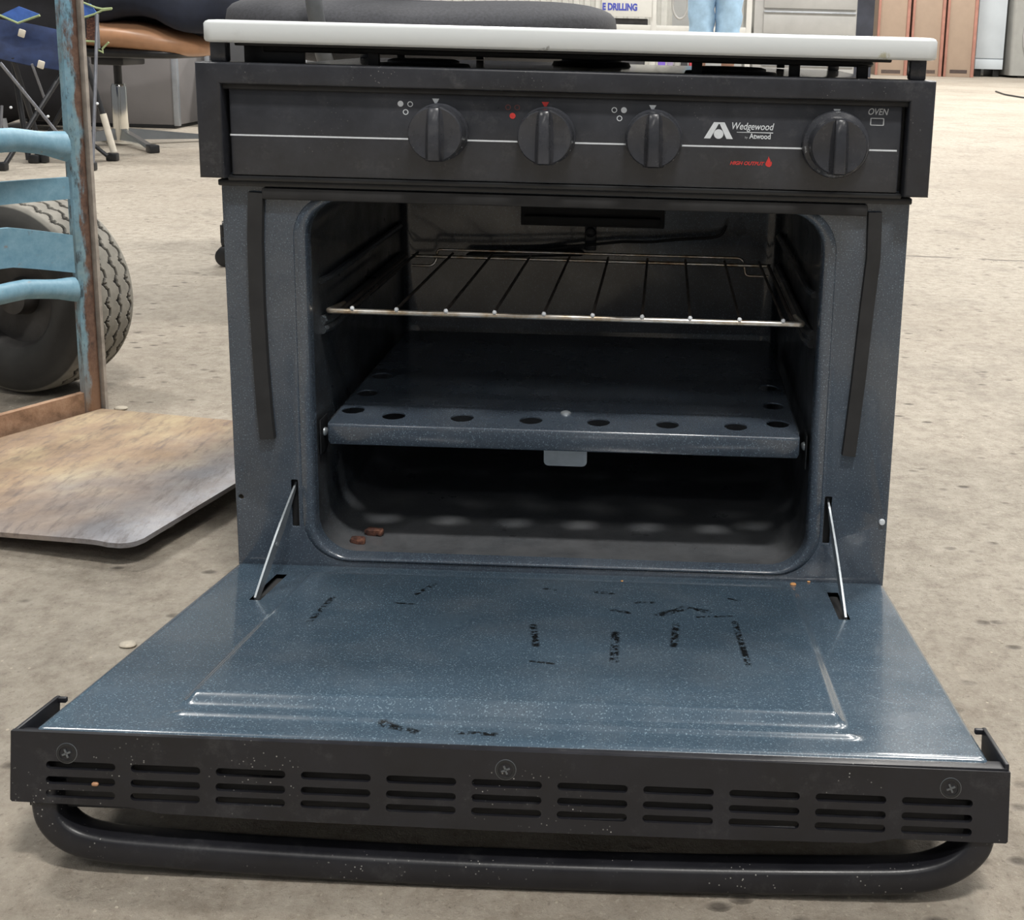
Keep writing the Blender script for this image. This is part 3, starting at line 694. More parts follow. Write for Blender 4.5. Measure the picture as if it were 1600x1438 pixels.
for x, t in ((-0.2424, 0.0104), (-0.0008, 0.0110), (0.2415, 0.0124)):
    bm = bmesh.new(); o_ = dp(x, SP+0.0004, -t)
    lathe(bm, [(0.0054, 0.0), (0.0054, 0.0014), (0.0040, 0.0014), (0.0038, 0.0008), (0.0, 0.0012)], o_, e_, 26, cap=False)
    sc = put('trim_screw', bm, M['dark'], VT)
    bm = bmesh.new(); box(bm, o_+e_*0.0012, (0.0050, 0.0009, 0.0010), 0, Matrix.Rotation(0.4, 4, e_) @ RT)
    box(bm, o_+e_*0.0012, (0.0010, 0.0009, 0.0050), 0, Matrix.Rotation(0.4, 4, e_) @ RT)
    lathe(bm, [(0.0062, 0.0002), (0.0058, 0.0010), (0.0055, 0.0011)], o_, e_, 26, cap=False)
    put('trim_screw', bm, M['zinc_dark'], VT)
# handle loop under the trim
hp = [(-0.2560, 0.030, 0), (-0.2565, 0.040, 0), (-0.2535, 0.0510, 0), (-0.2440, 0.0600, 0), (-0.2290, 0.0648, 0), (-0.200, 0.0672, 0), (-0.13, 0.0698, 0), (-0.05, 0.0716, 0), (0.03, 0.0719, 0), (0.12, 0.0708, 0), (0.195, 0.0686, 0), (0.226, 0.0664, 0), (0.2450, 0.0602, 0), (0.2570, 0.0500, 0), (0.2605, 0.040, 0), (0.2600, 0.030, 0)]
pts = [dp(x, SP-0.0095+b, -t) for x, t, b in hp]
fine = []
for i in range(len(pts)-1):
    p0, p1_, p2_, p3 = pts[max(i-1, 0)], pts[i], pts[i+1], pts[min(i+2, len(pts)-1)]
    for k in range(5):
        t = k/5; fine.append(0.5*((2*p1_)+(p2_-p0)*t+(2*p0-5*p1_+4*p2_-p3)*t*t+(3*p1_-p0-3*p2_+p3)*t**3))
fine.append(pts[-1])
bm = bmesh.new(); rg = []
for i, p in enumerate(fine):
    t = (fine[min(i+1, len(fine)-1)]-fine[max(i-1, 0)]).normalized(); up = e_.cross(t).normalized(); fw = t.cross(up).normalized()
    f = 1.0
    rg.append([p+up*0.0076*q[0]+fw*0.0095*q[1] for q in [(math.copysign(abs(math.cos(a))**0.42, math.cos(a)), math.copysign(abs(math.sin(a))**0.42, math.sin(a))) for a in [2*math.pi*k/20 for k in range(20)]]])
loft(bm, rg, cap0=True, cap1=True); HND = put('door_handle', bm, M['trimblack'], DOOR, ang=60)
tag(HND, 'long bowed black plastic handle resting on the concrete')
# hinge arms
for sx in (-1, 1):
    A, B = Vector((sx*(SLX+0.0005), 0.006, 0.0985)), dp(sx*(SLX+0.0045), 0.0865, 0.0)
    bm = bmesh.new(); rg = []
    K = 8
    for k in range(K+1):
        t = k/K; p = A.lerp(B, t); w = 0.0016+0.0052*min(1, t*3)*min(1, (1.25-t)*2.2)
        bow = Vector((sx*0.0004*math.sin(math.pi*t), -0.0010*math.sin(math.pi*t), 0.0012*math.sin(math.pi*t)))
        dn = Vector((0, 0.52, -0.855)); th = Vector((0.0008, 0, 0)); q = p+bow
        rg.append([q-th, q+th, q+th+dn*w*1.6, q-th+dn*w*1.6])
    loft(bm, rg, cap0=True, cap1=True); ha = put('hinge_arm', bm, M['zinc'], DOOR, ang=30); tag(ha, 'flat zinc plated hinge arm')
    bm = bmesh.new(); mid = A.lerp(B, 0.55)+Vector((sx*0.0012, 0.004, -0.003))
    lathe(bm, [(0.0020, 0), (0.0018, 0.0010), (0.0, 0.0013)], mid-Vector((sx*0.0012, 0, 0)), (-sx, -0.2, 0.1), 12, cap=False); put('hinge_rivet', bm, M['zinc'], DOOR)
    pass
    bm = bmesh.new(); box(bm, dp(sx*0.2192, 0.061, -0.0040), (0.0080, 0.060, 0.002), 0, RT); put('hinge_slot', bm, M['matte'], DOOR)
    bm = bmesh.new(); bx(sx*SLX-0.004, sx*SLX+0.004, 0.006, 0.008, 0.058, 0.106, 0, bm); put('hinge_slot', bm, M['matte'], RNG)
# orange rust crumbs on the door's back edge
for x, s, r in ((0.190, 0.014, 0.0026), (0.2035, 0.006, 0.0014), (0.052, 0.020, 0.0011)):
    bm = bmesh.new(); superell(bm, (0, 0, 0), (r, r*0.7, r*0.5), 2.2, 10, 6)
    bmesh.ops.transform(bm, matrix=Matrix.Translation(dp(x, s, 0.0006)), verts=bm.verts)
    o = put('rust_crumb', bm, plain('orange_rust', (0.55, 0.27, 0.10), 0.8, 0, 0.3, 300), None, loc=dp(x, s, 0.0006)); 
    tag(o, {0.190: 'largest orange rust crumb on the open door beside the right hinge arm', 0.2035: 'small pale rust crumb next to the right hinge arm', 0.052: 'tiny rust crumb at the middle of the door rear edge'}[x], 'crumb')

# ------------------------------------------------------------------ oven rack
RK = thing('oven_rack', (0, 0.15, 0.2375), 'chromed wire oven rack with a browned front rail inside the open oven', 'oven rack')
RZ = 0.2372
bm = bmesh.new(); tube(bm, arcpts([(-0.1890, 0.060, RZ-0.001), (-0.1945, 0.030, RZ), (0.1925, 0.030, RZ), (0.1890, 0.060, RZ-0.001)], 0.004, 5), 0.0023, 12); tag(put('front_rail', bm, M['wire'], RK), 'bright front rail browned by heat')
bm = bmesh.new(); tube(bm, [(-0.180, 0.278, RZ-0.002), (0.188, 0.278, RZ-0.002)], 0.0019, 10); put('rear_rail', bm, M['wire'], RK)
for x in (-0.1855, 0.1855):
    bm = bmesh.new(); tube(bm, [(x, 0.036, RZ-0.001), (x, 0.278, RZ-0.002)], 0.0019, 8); put('side_rail', bm, M['wire_dark'], RK)
for x in (-0.1739, -0.1378, -0.0975, -0.0579, -0.0178, 0.0218, 0.0619, 0.1008, 0.1408, 0.1760):
    bm = bmesh.new(); tube(bm, arcpts([(x, 0.0285, RZ+0.0010), (x, 0.0300, RZ+0.0038), (x, 0.040, RZ+0.0030), (x, 0.281, RZ+0.0012)], 0.003, 3), 0.0013, 8)
    put('rack_wire', bm, M['wire_dark'], RK)
    bm = bmesh.new(); superell(bm, (x, 0.0292, RZ+0.0026), (0.0019, 0.0019, 0.0022), 2, 10, 6); put('wire_end', bm, M['print'], RK)
bm = bmesh.new(); a = RZ
P_ = [(-0.180, 0.281, a-0.0125), (-0.1585, 0.281, a-0.0125), (-0.1545, 0.283, a-0.004), (-0.1545, 0.283, a+0.0045), (0.1585, 0.283, a+0.0045), (0.1620, 0.283, a-0.004), (0.1625, 0.281, a-0.0135), (0.1860, 0.281, a-0.0135)]
tube(bm, arcpts(P_, 0.005, 5), 0.0015, 10); put('rear_guard', bm, M['wire'], RK)

# rusty scraps on the oven floor
def scrap(x, y, L, w, h, rot, label):
    bm = bmesh.new(); superell(bm, (0, 0, 0), (L/2, w/2, h/2), 4, 18, 8)
    rnd = random.Random(int(x*1e5))
    for v in bm.verts: v.co += Vector((rnd.uniform(-1, 1)*0.0004, rnd.uniform(-1, 1)*0.0005, rnd.uniform(-1, 1)*0.0006))
    loc = Vector((x, y, 0.034+h*0.5)); bmesh.ops.transform(bm, matrix=Matrix.Translation(loc) @ Matrix.Rotation(rot, 4, 'Z'), verts=bm.verts)
    tag(put('rust_scrap', bm, M['rust'], None, loc=loc), label, 'scrap')
q = atZ(585, 829, 0.038); scrap(q.x, q.y, 0.0170, 0.0070, 0.0058, -0.15, 'longer flake of brown rust on the oven floor')
q = atZ(559, 843, 0.038); scrap(q.x, q.y, 0.0130, 0.0060, 0.0060, 0.05, 'shorter blocky piece of rust on the oven floor nearest the lip')

# ------------------------------------------------------------------ grates and the white lid on top
GR = thing('burner_grate', (0, 0.2, 0.4385), 'black wire burner grate wedged between cooktop and white cover', 'grate')
bm = bmesh.new(); zt = 0.4462
tube(bm, arcpts([(-0.235, 0.02, zt), (0.235, 0.02, zt), (0.235, 0.41, zt), (-0.235, 0.41, zt), (-0.235, 0.021, zt)], 0.02, 5), 0.0021, 8)
for x in (-0.13, 0.0, 0.13): tube(bm, [(x, 0.02, zt), (x, 0.41, zt)], 0.0021, 8)
for y in (0.11, 0.21, 0.30): tube(bm, [(-0.235, y, zt), (0.235, y, zt)], 0.0021, 8)
put('grate_bars', bm, M['iron'], GR)
for x, y in ((-0.235, 0.03), (-0.150, 0.021), (0.226, 0.021), (0.175, 0.03), (-0.215, 0.40), (0.20, 0.40), (-0.13, 0.41), (0.10, 0.05), (0.0, 0.41)):
    bm = bmesh.new(); bx(x-0.0042, x+0.0042, y-0.003, y+0.003, 0.4300 if abs(x) > 0.2 else 0.4316, zt-0.001, 0.0008, bm); put('grate_foot', bm, M['iron'], GR)
LID = thing('range_cover', (0, 0.2, 0.4506), 'white enamel cooktop cover raised on black rubber feet over the range', 'cover')
bm = bmesh.new(); L0, L1 = -0.2700, 0.2755
rings = []
for off, z in ((0.0030, 0.4508), (0.0008, 0.4514), (0.0, 0.4530), (0.0, 0.4645), (0.0010, 0.4662), (0.0030, 0.4672), (0.008, 0.4675)):
    rings.append([Vector((x, y, z)) for x, y in rrect(L0+off, L1-off, -0.0150+off, 0.438-off, 0.009, 8)])
loft(bm, rings, cap0=False, cap1=True)
inner = [[Vector((x, y, z)) for x, y in rrect(L0+off, L1-off, -0.0150+off, 0.438-off, 0.008, 8)] for off, z in ((0.0030, 0.4508), (0.0050, 0.4512), (0.0052, 0.4625))]
loft(bm, inner, cap1=True); LP = put('cover_shell', bm, M['lid'], LID, ang=50)
bm = bmesh.new(); bx(-0.252, 0.245, 0.004, 0.012, 0.4484, 0.4512, 0.001, bm); bx(-0.252, -0.246, 0.012, 0.42, 0.4484, 0.4512, 0, bm); bx(0.239, 0.245, 0.012, 0.42, 0.4484, 0.4512, 0, bm); bx(-0.252, 0.245, 0.412, 0.42, 0.4484, 0.4512, 0, bm)
put('cover_underframe', bm, M['dark'], LID)
for x, y, z0 in ((-0.2612, 0.0000, 0.4363), (0.2632, 0.0000, 0.4363), (-0.2590, 0.420, 0.4300), (0.2600, 0.420, 0.4300)):
    bm = bmesh.new(); bx(x-0.0060, x+0.0060, y-0.0055, y+0.0055, z0, 0.4512, 0.0012, bm); put('rubber_foot', bm, M['knob'], LID)
bm = bmesh.new(); bx(-0.252, -0.205, 0.024, 0.028, 0.4305, 0.4486, 0.0006, bm); put('cover_flap', bm, M['dark'], LID)

# ------------------------------------------------------------------ hand truck on the left
HT = thing('hand_truck', (-0.60, 0.43, 0), 'blue hand truck with rusty upright and worn steel toe plate beside the oven', 'hand truck')
ad = Vector((-0.50, -0.866, 0)).normalized(); bd = Vector((ad.y*-1, ad.x, 0)).normalized()      # along the axle; across, towards the plate
bd = Vector((0.866, -0.50, 0))
PB, PT = Vector((-0.5930, 0.4240, 0.002)), Vector((-0.6000, 0.4460, 0.72))
def post(PB, PT, flip=1):
    bm = bmesh.new(); fr = -ad; si = -bd
    w, dpt = 0.0102, 0.012
    sec = [(-w, dpt), (-w, 0.002), (-w+0.004, -0.002), (w-0.006, -0.002), (w-0.002, 0.001), (w-0.002, dpt)]
    rg = []
    for P in (PB, PB.lerp(PT, 0.5), PT): rg.append([P+fr*a+si*b for a, b in sec])
    loft(bm, rg, cap0=True, cap1=True)
    return bm
o = put('upright', post(PB, PT), M['post'], HT)
me_ = o.data; me_.transform(Matrix.Translation(-Vector((PB.x-HT.location.x, PB.y-HT.location.y, 0)))); o.location = (PB.x-HT.location.x, PB.y-HT.location.y, 0)
tag(o, 'rusty upright with flaking blue paint')
bm = bmesh.new(); fr = -ad
rg = []
for P in (PB, PB.lerp(PT, 0.5), PT):
    c = P+fr*0.0116; rg.append([c+fr*q[0]+bd*q[1] for q in ((-0.0014, 0.0045), (0.0030, 0.0035), (0.0034, -0.016), (-0.0014, -0.016))])
loft(bm, rg, cap0=True, cap1=True); put('upright_flange', bm, M['flange'], HT)
off = ad*0.36
put('upright', post(PB+off, PT+off), M['bar'], HT)
def crossbar(z0, z1, rise, bow, th=0.006, rnd=False):
    """flat or bowed bar between the two uprights, z0..z1 at the near upright"""
    bm = bmesh.new(); rg = []
    for k in range(25):
        t = k/24; p = PB + ad*(0.010+0.34*t) - bd*0.004 + bd*(bow*math.sin(math.pi*t)**0.8 if bow else 0) - bd*0.004
        s = math.sin(math.pi*t) if t < 0.5 else math.sin(math.pi*t)
        r = rise*min(1, math.sin(math.pi*t)*1.6)
        fl = 1+0.35*math.exp(-(t/0.06)**2)+0.35*math.exp(-((1-t)/0.06)**2) if rnd else 1
        zc, hh = (z0+z1)/2+r, (z1-z0)/2*fl/(1.3 if rnd else 1)
        if rnd:
            rg.append([p+bd*(hh*0.7*math.cos(a))+Vector((0, 0, zc+hh*math.sin(a)-p.z)) for a in [2*math.pi*j/14 for j in range(14)]])
        else:
            rg.append([Vector((p.x, p.y, zc-hh))-bd*th/2, Vector((p.x, p.y, zc-hh))+bd*th/2, Vector((p.x, p.y, zc+hh))+bd*th/2, Vector((p.x, p.y, zc+hh))-bd*th/2])
    loft(bm, rg, cap0=True, cap1=True); put('crossbar', bm, M['bar'], HT, ang=45)
crossbar(0.5250, 0.585, -0.004, 0.0)
crossbar(0.3050, 0.3390, 0.014, 0.03, rnd=True)
crossbar(0.2620, 0.2870, 0.002, 0.0)
crossbar(0.1755, 0.2200, 0.018, -0.004)
crossbar(0.1410, 0.1700, 0.016, 0.03, rnd=True)
# heel angle and toe plate
hA, hB = Vector((-0.588, 0.428, 0)), Vector((-0.768, 0.116, 0))
bm = bmesh.new(); nn = bd*0.004
rg = [[p-nn+Vector((0, 0, 0.001)), p+nn+Vector((0, 0, 0.001)), p+nn+Vector((0, 0, 0.030)), p-nn+Vector((0, 0, 0.030))] for p in (hA-bd*0.012, hB-bd*0.012)]
loft(bm, rg, cap0=True, cap1=True); put('heel_angle', bm, M['brown_steel'], HT)
TP, RB = atZ(204, 843, 0.029), Vector((-0.292, 0.312, 0.034))
Ecr = Vector((-0.3225, 0.140, 0.034))
A3, B3, C3, D3 = hA+Vector((0, 0, 0.008)), hB+Vector((0, 0, 0.008)), TP, RB
bm = bmesh.new(); N = 36; top, bot = [], []
for i in range(N+1):
    rowt, rowb = [], []
    for j in range(N+1):
        u, v = i/N, j/N                                   # u: heel -> tip, v: back -> front
        if i == N: u = 1
        # round the tip corner
        uu, vv = u, v
        if u > 0.94 and v > 0.94:
            du, dv = (u-0.94)/0.06, (v-0.94)/0.06; m_ = max(du, dv); L = math.hypot(du, dv)
            if L > 0: uu, vv = 0.94+0.06*du*m_/L, 0.94+0.06*dv*m_/L
        e1 = A3.lerp(B3, vv); e2 = D3.lerp(C3, vv)
        p = e1.lerp(e2, uu)
        drop = 0.006*max(0, (uu-0.90)/0.10)**1.6+0.003*max(0, (vv-0.93)/0.07)**2
        p = p-Vector((0, 0, drop)); rowt.append(bm.verts.new(p)); rowb.append(bm.verts.new(p-Vector((0, 0, 0.0045))))
    top.append(rowt); bot.append(rowb)
for i in range(N):
    for j in range(N):
        bm.faces.new((top[i][j], top[i+1][j], top[i+1][j+1], top[i][j+1])); bm.faces.new((bot[i][j+1], bot[i+1][j+1], bot[i+1][j], bot[i][j]))
for i in range(N):
    bm.faces.new((top[i][0], bot[i][0], bot[i+1][0], top[i+1][0])); bm.faces.new((top[i+1][N], bot[i+1][N], bot[i][N], top[i][N]))
    bm.faces.new((top[0][i+1], bot[0][i+1], bot[0][i], top[0][i])); bm.faces.new((top[N][i], bot[N][i], bot[N][i+1], top[N][i+1]))
o = put('toe_plate', bm, M['plate'], HT, ang=50); tag(o, 'worn steel toe plate, rusty orange near the heel and bare grey at the edge')
# wheels
def wheel(c, R, w, far=False):
    ax = Vector((-0.27, -0.963, 0)); up = Vector((0, 0, 1)); sd = ax.cross(up).normalized()
    NS, NW = (384, 78) if not far else (48, 24)
    def pos(a, r, h): return c+ax*h+(up*math.cos(a)+sd*math.sin(a))*r
    prof = []
    for k in range(NW+1):
        h = -1+2*k/NW; prof.append((R-0.0035*abs(h)**2*1.2-0.010*max(0, (abs(h)-0.80)/0.2)**2, h*w/2, True))
    side = [(R-0.022, 0.53), (R-0.034, 0.545), (R-0.046, 0.53), (R-0.056, 0.47), (R-0.060, 0.42)]
    prof = [(r, -w*s, False) for r, s in side[::-1]]+prof+[(r, w*s, False) for r, s in side]
    bm = bmesh.new(); lay = bm.verts.layers.float.new('depth'); rings = []
    gl = [(-0.66, 0), (-0.24, 0), (0.20, 0), (0.62, 0)]
    for i in range(NS):
        a = 2*math.pi*i/NS; rg = []
        ph = (i % 12)/12; zig = 0.035*(1 if ph < 0.5 else -1)*w*0.9
        tt = abs(ph-0.25) if ph < 0.5 else abs(ph-0.75)
        zz = (4*abs(((i/12.0) % 1)-0.5)-1); zz = max(-1, min(1, zz*2.2))*0.0022
        for r, h, tr in prof:
            d = 0
            if tr and not far:
                for g_, _ in gl:
                    if abs(h-(g_*w/2+zz)) < 0.0018: d = 1
                if i % 12 == 0 and any(abs(h-(g_*w/2+zz)) < 0.0040 for g_, _ in gl): d = max(d, 0.8)
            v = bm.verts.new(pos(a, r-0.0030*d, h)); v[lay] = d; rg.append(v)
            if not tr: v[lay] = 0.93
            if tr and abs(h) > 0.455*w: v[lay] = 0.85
        rings.append(rg)
    for i in range(NS):
        A, B = rings[i], rings[(i+1) % NS]
        for k in range(len(prof)-1): bm.faces.new((A[k], A[k+1], B[k+1], B[k]))
    bmr = bmesh.new(); rp = [(R-0.058, 0.44), (R-0.062, 0.40), (R-0.064, 0.25), (0.024, 0.18), (0.020, 0.40), (0.009, 0.42)]
    full = [(r, -w*s) for r, s in rp[::-1]]+[(r, w*s) for r, s in rp]
    rr = [[pos(2*math.pi*k/40, r, h) for k in range(40)] for r, h in full]; loft(bmr, rr, cap0=True, cap1=True)
    wh = put('wheel', bmr, M['wheelrim'], HT); tag(wh, 'dusty steel wheel rim')
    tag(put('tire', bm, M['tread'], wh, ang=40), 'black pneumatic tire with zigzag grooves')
wc = Vector((-0.715, 0.528, 0.1235))
wheel(wc, 0.1225, 0.088)
wheel(wc+ad*0.45, 0.1225, 0.088, True)
bm = bmesh.new(); tube(bm, [wc-ad*0.03, wc+ad*0.50], 0.008, 12); put('axle', bm, M['dark'], HT)
for k in (0.34,):
    bm = bmesh.new(); P = PB+ad*k; tube(bm, [P-bd*0.004+Vector((0, 0, 0.20)), wc+ad*(k-0.03)], 0.007, 8); put('axle_brace', bm, M['bar'], HT)

# ------------------------------------------------------------------ office chair behind the range
M['seatfab'] = plain('charcoal_seat_fabric', (0.050, 0.052, 0.060), 0.85, 0, 0.25, 200, 0.2)
M['greyplastic'] = plain('grey_plastic', (0.12, 0.13, 0.14), 0.5, 0, 0.2, 20)
OC = thing('office_chair', (-0.44, 1.38, 0), 'charcoal upholstered swivel chair seat directly behind the range', 'chair')
def seatfn(q, v):
    q.z += 0.014*(abs(v.x)**2)-0.010*(1-abs(v.x))+0.012*max(0, -v.x-0.2)*0 ; return q
bm = bmesh.new(); superell(bm, (-0.365, 1.30, 0.458), (0.345, 0.29, 0.062), 2.9, 56, 20, seatfn); put('seat', bm, M['seatfab'], OC, ang=80)
bm = bmesh.new(); superell(bm, (-0.365, 1.64, 0.76), (0.25, 0.05, 0.22), 2.8, 40, 20); put('backrest', bm, M['seatfab'], OC, ang=80)
bm = bmesh.new(); tube(bm, arcpts([(-0.475, 1.16, 0.36), (-0.475, 1.00, 0.40), (-0.484, 0.975, 0.50), (-0.50, 1.0, 0.66)], 0.03, 5), 0.013, 10); put('arm_post', bm, M['greyplastic'], OC)
bm = bmesh.new(); superell(bm, (-0.50, 1.18, 0.675), (0.035, 0.14, 0.016), 3, 24, 10); put('armrest', bm, M['dark'], OC)
bm = bmesh.new(); bx(-0.54, -0.33, 1.25, 1.50, 0.375, 0.400, 0.004, bm); put('seat_plate', bm, M['dark'], OC)
bm = bmesh.new(); lathe(bm, [(0.026, 0.09), (0.026, 0.25), (0.014, 0.25), (0.014, 0.38)], (-0.44, 1.38, 0), (0, 0, 1), 20); put('gas_lift', bm, M['dark'], OC)
cas = Vector((-0.772, 1.305, 0)); cc = Vector((-0.44, 1.38, 0)); d0 = cas-cc; R0 = d0.length
for k in range(5):
    d = Matrix.Rotation(2*math.pi*k/5, 3, 'Z') @ d0; e = cc+d
    bm = bmesh.new(); tube(bm, [cc+Vector((0, 0, 0.105)), cc+d*0.5+Vector((0, 0, 0.098)), e+Vector((0, 0, 0.078))], [0.022, 0.016, 0.010], 10); leg = put('base_leg', bm, M['dark'], OC)
    bm = bmesh.new(); c2 = e+Vector((0.006, -0.004, 0.022)); ax = Vector((d.y, -d.x, 0)).normalized()
    for s in (-1, 1):
        lathe(bm, [(0.006, 0.0), (0.020, 0.002), (0.020, 0.009), (0.016, 0.011), (0.0, 0.012)], c2+ax*(0.002*s)-Vector((0, 0, 0.002)), ax*s, 20)
    tube(bm, [e+Vector((0, 0, 0.080)), e+Vector((0, 0, 0.045))], 0.006, 8)
    box(bm, c2+Vector((0, 0, 0.026)), (0.016, 0.016, 0.018), 0.004)
    put('caster', bm, M['dark'], leg)

# ------------------------------------------------------------------ stool with tan cushion, coat on it
M['tan'] = plain('tan_vinyl', (0.46, 0.25, 0.14), 0.38, 0, 0.12, 14)
M['chrome'] = plain('chrome', (0.78, 0.77, 0.72), 0.16, 1.0, 0.08, 10)
SX, SY = -1.965, 3.43
ST = thing('stool', (SX, SY, 0), 'swivel stool with tan vinyl seat on a chromed column', 'stool')
def stfn(q, v):
    q.z += -0.028*max(0, v.x-0.15)-0.020*max(0, v.x-0.3)+0.012*math.exp(-((v.x+0.35)/0.3)**2); return q
bm = bmesh.new(); superell(bm, (SX+0.035, SY, 0.404), (0.340, 0.21, 0.056), 2.6, 56, 22, stfn); tag(put('seat_cushion', bm, M['tan'], ST, ang=80), 'tan vinyl cushion')
bm = bmesh.new(); superell(bm, (SX+0.03, SY, 0.345), (0.27, 0.18, 0.020), 5, 40, 10); put('seat_pan', bm, M['dark'], ST, ang=60)
bm = bmesh.new(); bx(SX-0.05, SX+0.07, SY-0.10, SY+0.08, 0.298, 0.335, 0.006, bm); put('lift_mechanism', bm, M['dark'], ST)
bm = bmesh.new(); lathe(bm, [(0.014, 0.22), (0.014, 0.32)], (SX, SY, 0), (0, 0, 1), 16); put('gas_rod', bm, M['dark'], ST)
bm = bmesh.new(); lathe(bm, [(0.028, 0.012), (0.028, 0.10), (0.027, 0.215), (0.022, 0.228)], (SX, SY, 0), (0, 0, 1), 28); tag(put('column', bm, M['chrome'], ST), 'polished chrome column')
ft = atZ(243, 240, 0.0); d0 = ft-Vector((SX, SY, 0)); d0.z = 0; d0 = d0.normalized()*0.33
for k in range(4):
    d = Matrix.Rotation(math.pi*k/2, 3, 'Z') @ d0; e = Vector((SX, SY, 0))+d
    bm = bmesh.new(); sdv = Vector((-d.y, d.x, 0)).normalized()
    rg = []
    for t, z0, z1, w in ((0.06, 0.02, 0.062, 0.016), (0.95, 0.010, 0.026, 0.013)):
        c = Vector((SX, SY, 0))+d*t; rg.append([c-sdv*w+Vector((0, 0, z0)), c+sdv*w+Vector((0, 0, z0)), c+sdv*w*0.7+Vector((0, 0, z1)), c-sdv*w*0.7+Vector((0, 0, z1))])
    loft(bm, rg, cap0=True, cap1=True); lg = put('base_leg', bm, M['chrome'], ST)
    bm = bmesh.new(); box(bm, e*1.0+Vector((0, 0, 0.015)), (0.05, 0.034, 0.028), 0.004, Matrix.Rotation(math.atan2(d.y, d.x), 4, 'Z')); put('glide', bm, M['dark'], lg)
M['navy'] = plain('navy_cloth', (0.010, 0.014, 0.028), 0.85, 0, 0.35, 12, 0.3)
bm = bmesh.new()
def cofn(q, v):
    q.z += 0.020*math.sin(q.x*17+1)+0.012*math.sin(q.y*23)-0.085*max(0, v.x-0.15); q.y += 0.014*math.sin(q.x*31); return q
superell(bm, (SX+0.17, SY-0.02, 0.549), (0.43, 0.20, 0.105), 2.7, 64, 26, cofn)
tag(put('coat', bm, M['navy'], None, loc=(SX+0.17, SY-0.02, 0.48), ang=80), 'dark navy coat heaped on the tan stool', 'coat')
M['coal'] = plain('black_cloth', (0.010, 0.010, 0.013), 0.9, 0, 0.3, 12, 0.3)

# ------------------------------------------------------------------ folding camp chair
M['tubeblk'] = plain('black_tube_paint', (0.016, 0.017, 0.020), 0.4, 0.0, 0.3, 30)
M['tubegry'] = plain('grey_tube', (0.22, 0.23, 0.26), 0.35, 0.5, 0.2, 30)
M['blue'] = plain('bright_blue_cloth', (0.06, 0.15, 0.50), 0.8, 0, 0.2, 30)
M['navy2'] = plain('deep_blue_cloth', (0.016, 0.030, 0.085), 0.85, 0, 0.35, 20, 0.2)
M['lime'] = plain('pale_green_piping', (0.34, 0.42, 0.22), 0.8, 0, 0.2, 40)
M['cream'] = plain('cream_plastic', (0.62, 0.58, 0.50), 0.6, 0, 0.15, 20)
CC = thing('camp_chair', (-1.88, 2.8, 0), 'folding camp chair with deep blue fabric and black tube legs', 'chair')
f1, f2, f3, f4 = atZ(5, 262, 0.01), atZ(45, 250, 0.01), atZ(145, 262, 0.01), atZ(176, 247, 0.01)
def tb(name, a, b, r, mat='tubeblk', lab=None):
    bm = bmesh.new(); tube(bm, [a, b], r, 10); o = put(name, bm, M[mat], CC)
    if lab: tag(o, lab)
    return o
tops = [Vector((-2.03, 2.66, 0.44)), Vector((-2.10, 2.92, 0.44)), Vector((-1.80, 2.66, 0.42)), Vector((-1.80, 2.93, 0.42))]
tb('leg', f1, atY(100, 110, 2.80), 0.0075); tb('leg', atZ(70, 250, 0.01), atY(20, 90, 2.75), 0.0075)
tb('leg', f2, atY(20, 90, 2.85), 0.0085); tb('leg', atZ(55, 248, 0.01), atY(110, 150, 2.8), 0.0080)
tb('brace', atY(0, 98, 2.62), atY(112, 235, 2.75), 0.0050, 'tubegry'); tb('brace', atY(50, 100, 2.75), atY(70, 155, 2.8), 0.0040, 'tubegry')
tb('brace', atY(3, 165, 2.62), atY(0, 235, 2.62), 0.004, 'tubegry')
tb('leg', atY(132, 92, 2.93), atY(162, 182, 2.93), 0.0090)
tb('leg', atY(161, 178, 2.93), atY(178, 238, 2.93), 0.0108, 'cream', 'cream sleeved chair leg')
tb('leg', f3, atY(152, 22, 2.78), 0.0052, 'tubegry', 'thin blue-grey tube leg')
tb('brace', atZ(168, 244, 0.02), atY(120, 205, 2.9), 0.0065)
for p, w in ((f1, 0.024), (f2+Vector((0.02, 0, 0)), 0.034), (f3, 0.020), (f4, 0.036), (atZ(70, 250, 0.01), 0.02)):
    bm = bmesh.new(); box(bm, Vector((p.x, p.y, 0.014)), (w, 0.026, 0.026), 0.004); put('rubber_foot', bm, M['dark'], CC)
for u, v in ((57, 170), (75, 182), (152, 162), (17, 168)):
    q = atY(u, v, 2.69); bm = bmesh.new(); superell(bm, q, (0.0045, 0.004, 0.0045), 2, 12, 8); put('joint_rivet', bm, M['print'], CC)
def cloth(name, P, mat, parent, th=0.006, sub=8, wav=0.006, lab=None):
    """quad of cloth from four points"""
    bm = bmesh.new(); A, B, C_, D = P; nrm = (B-A).cross(D-A).normalized(); g1, g2 = [], []
    for i in range(sub+1):
        r1, r2 = [], []
        for j in range(sub+1):
            u, v = i/sub, j/sub; p = A.lerp(B, u).lerp(D.lerp(C_, u), v)+nrm*(wav*math.sin(u*7+v*3)+wav*0.6*math.sin(v*9))
            r1.append(bm.verts.new(p)); r2.append(bm.verts.new(p+nrm*th))
        g1.append(r1); g2.append(r2)
    for i in range(sub):
        for j in range(sub):
            bm.faces.new((g1[i][j], g1[i+1][j], g1[i+1][j+1], g1[i][j+1])); bm.faces.new((g2[i][j+1], g2[i+1][j+1], g2[i+1][j], g2[i][j]))
    for i in range(sub):
        for a, b in (((i, 0), (i+1, 0)), ((i+1, sub), (i, sub)), ((0, i+1), (0, i)), ((sub, i), (sub, i+1))):
            bm.faces.new((g1[a[0]][a[1]], g2[a[0]][a[1]], g2[b[0]][b[1]], g1[b[0]][b[1]]))
    o = put(name, bm, mat, parent, ang=60)
    if lab: tag(o, lab)
    return o
y = 2.72
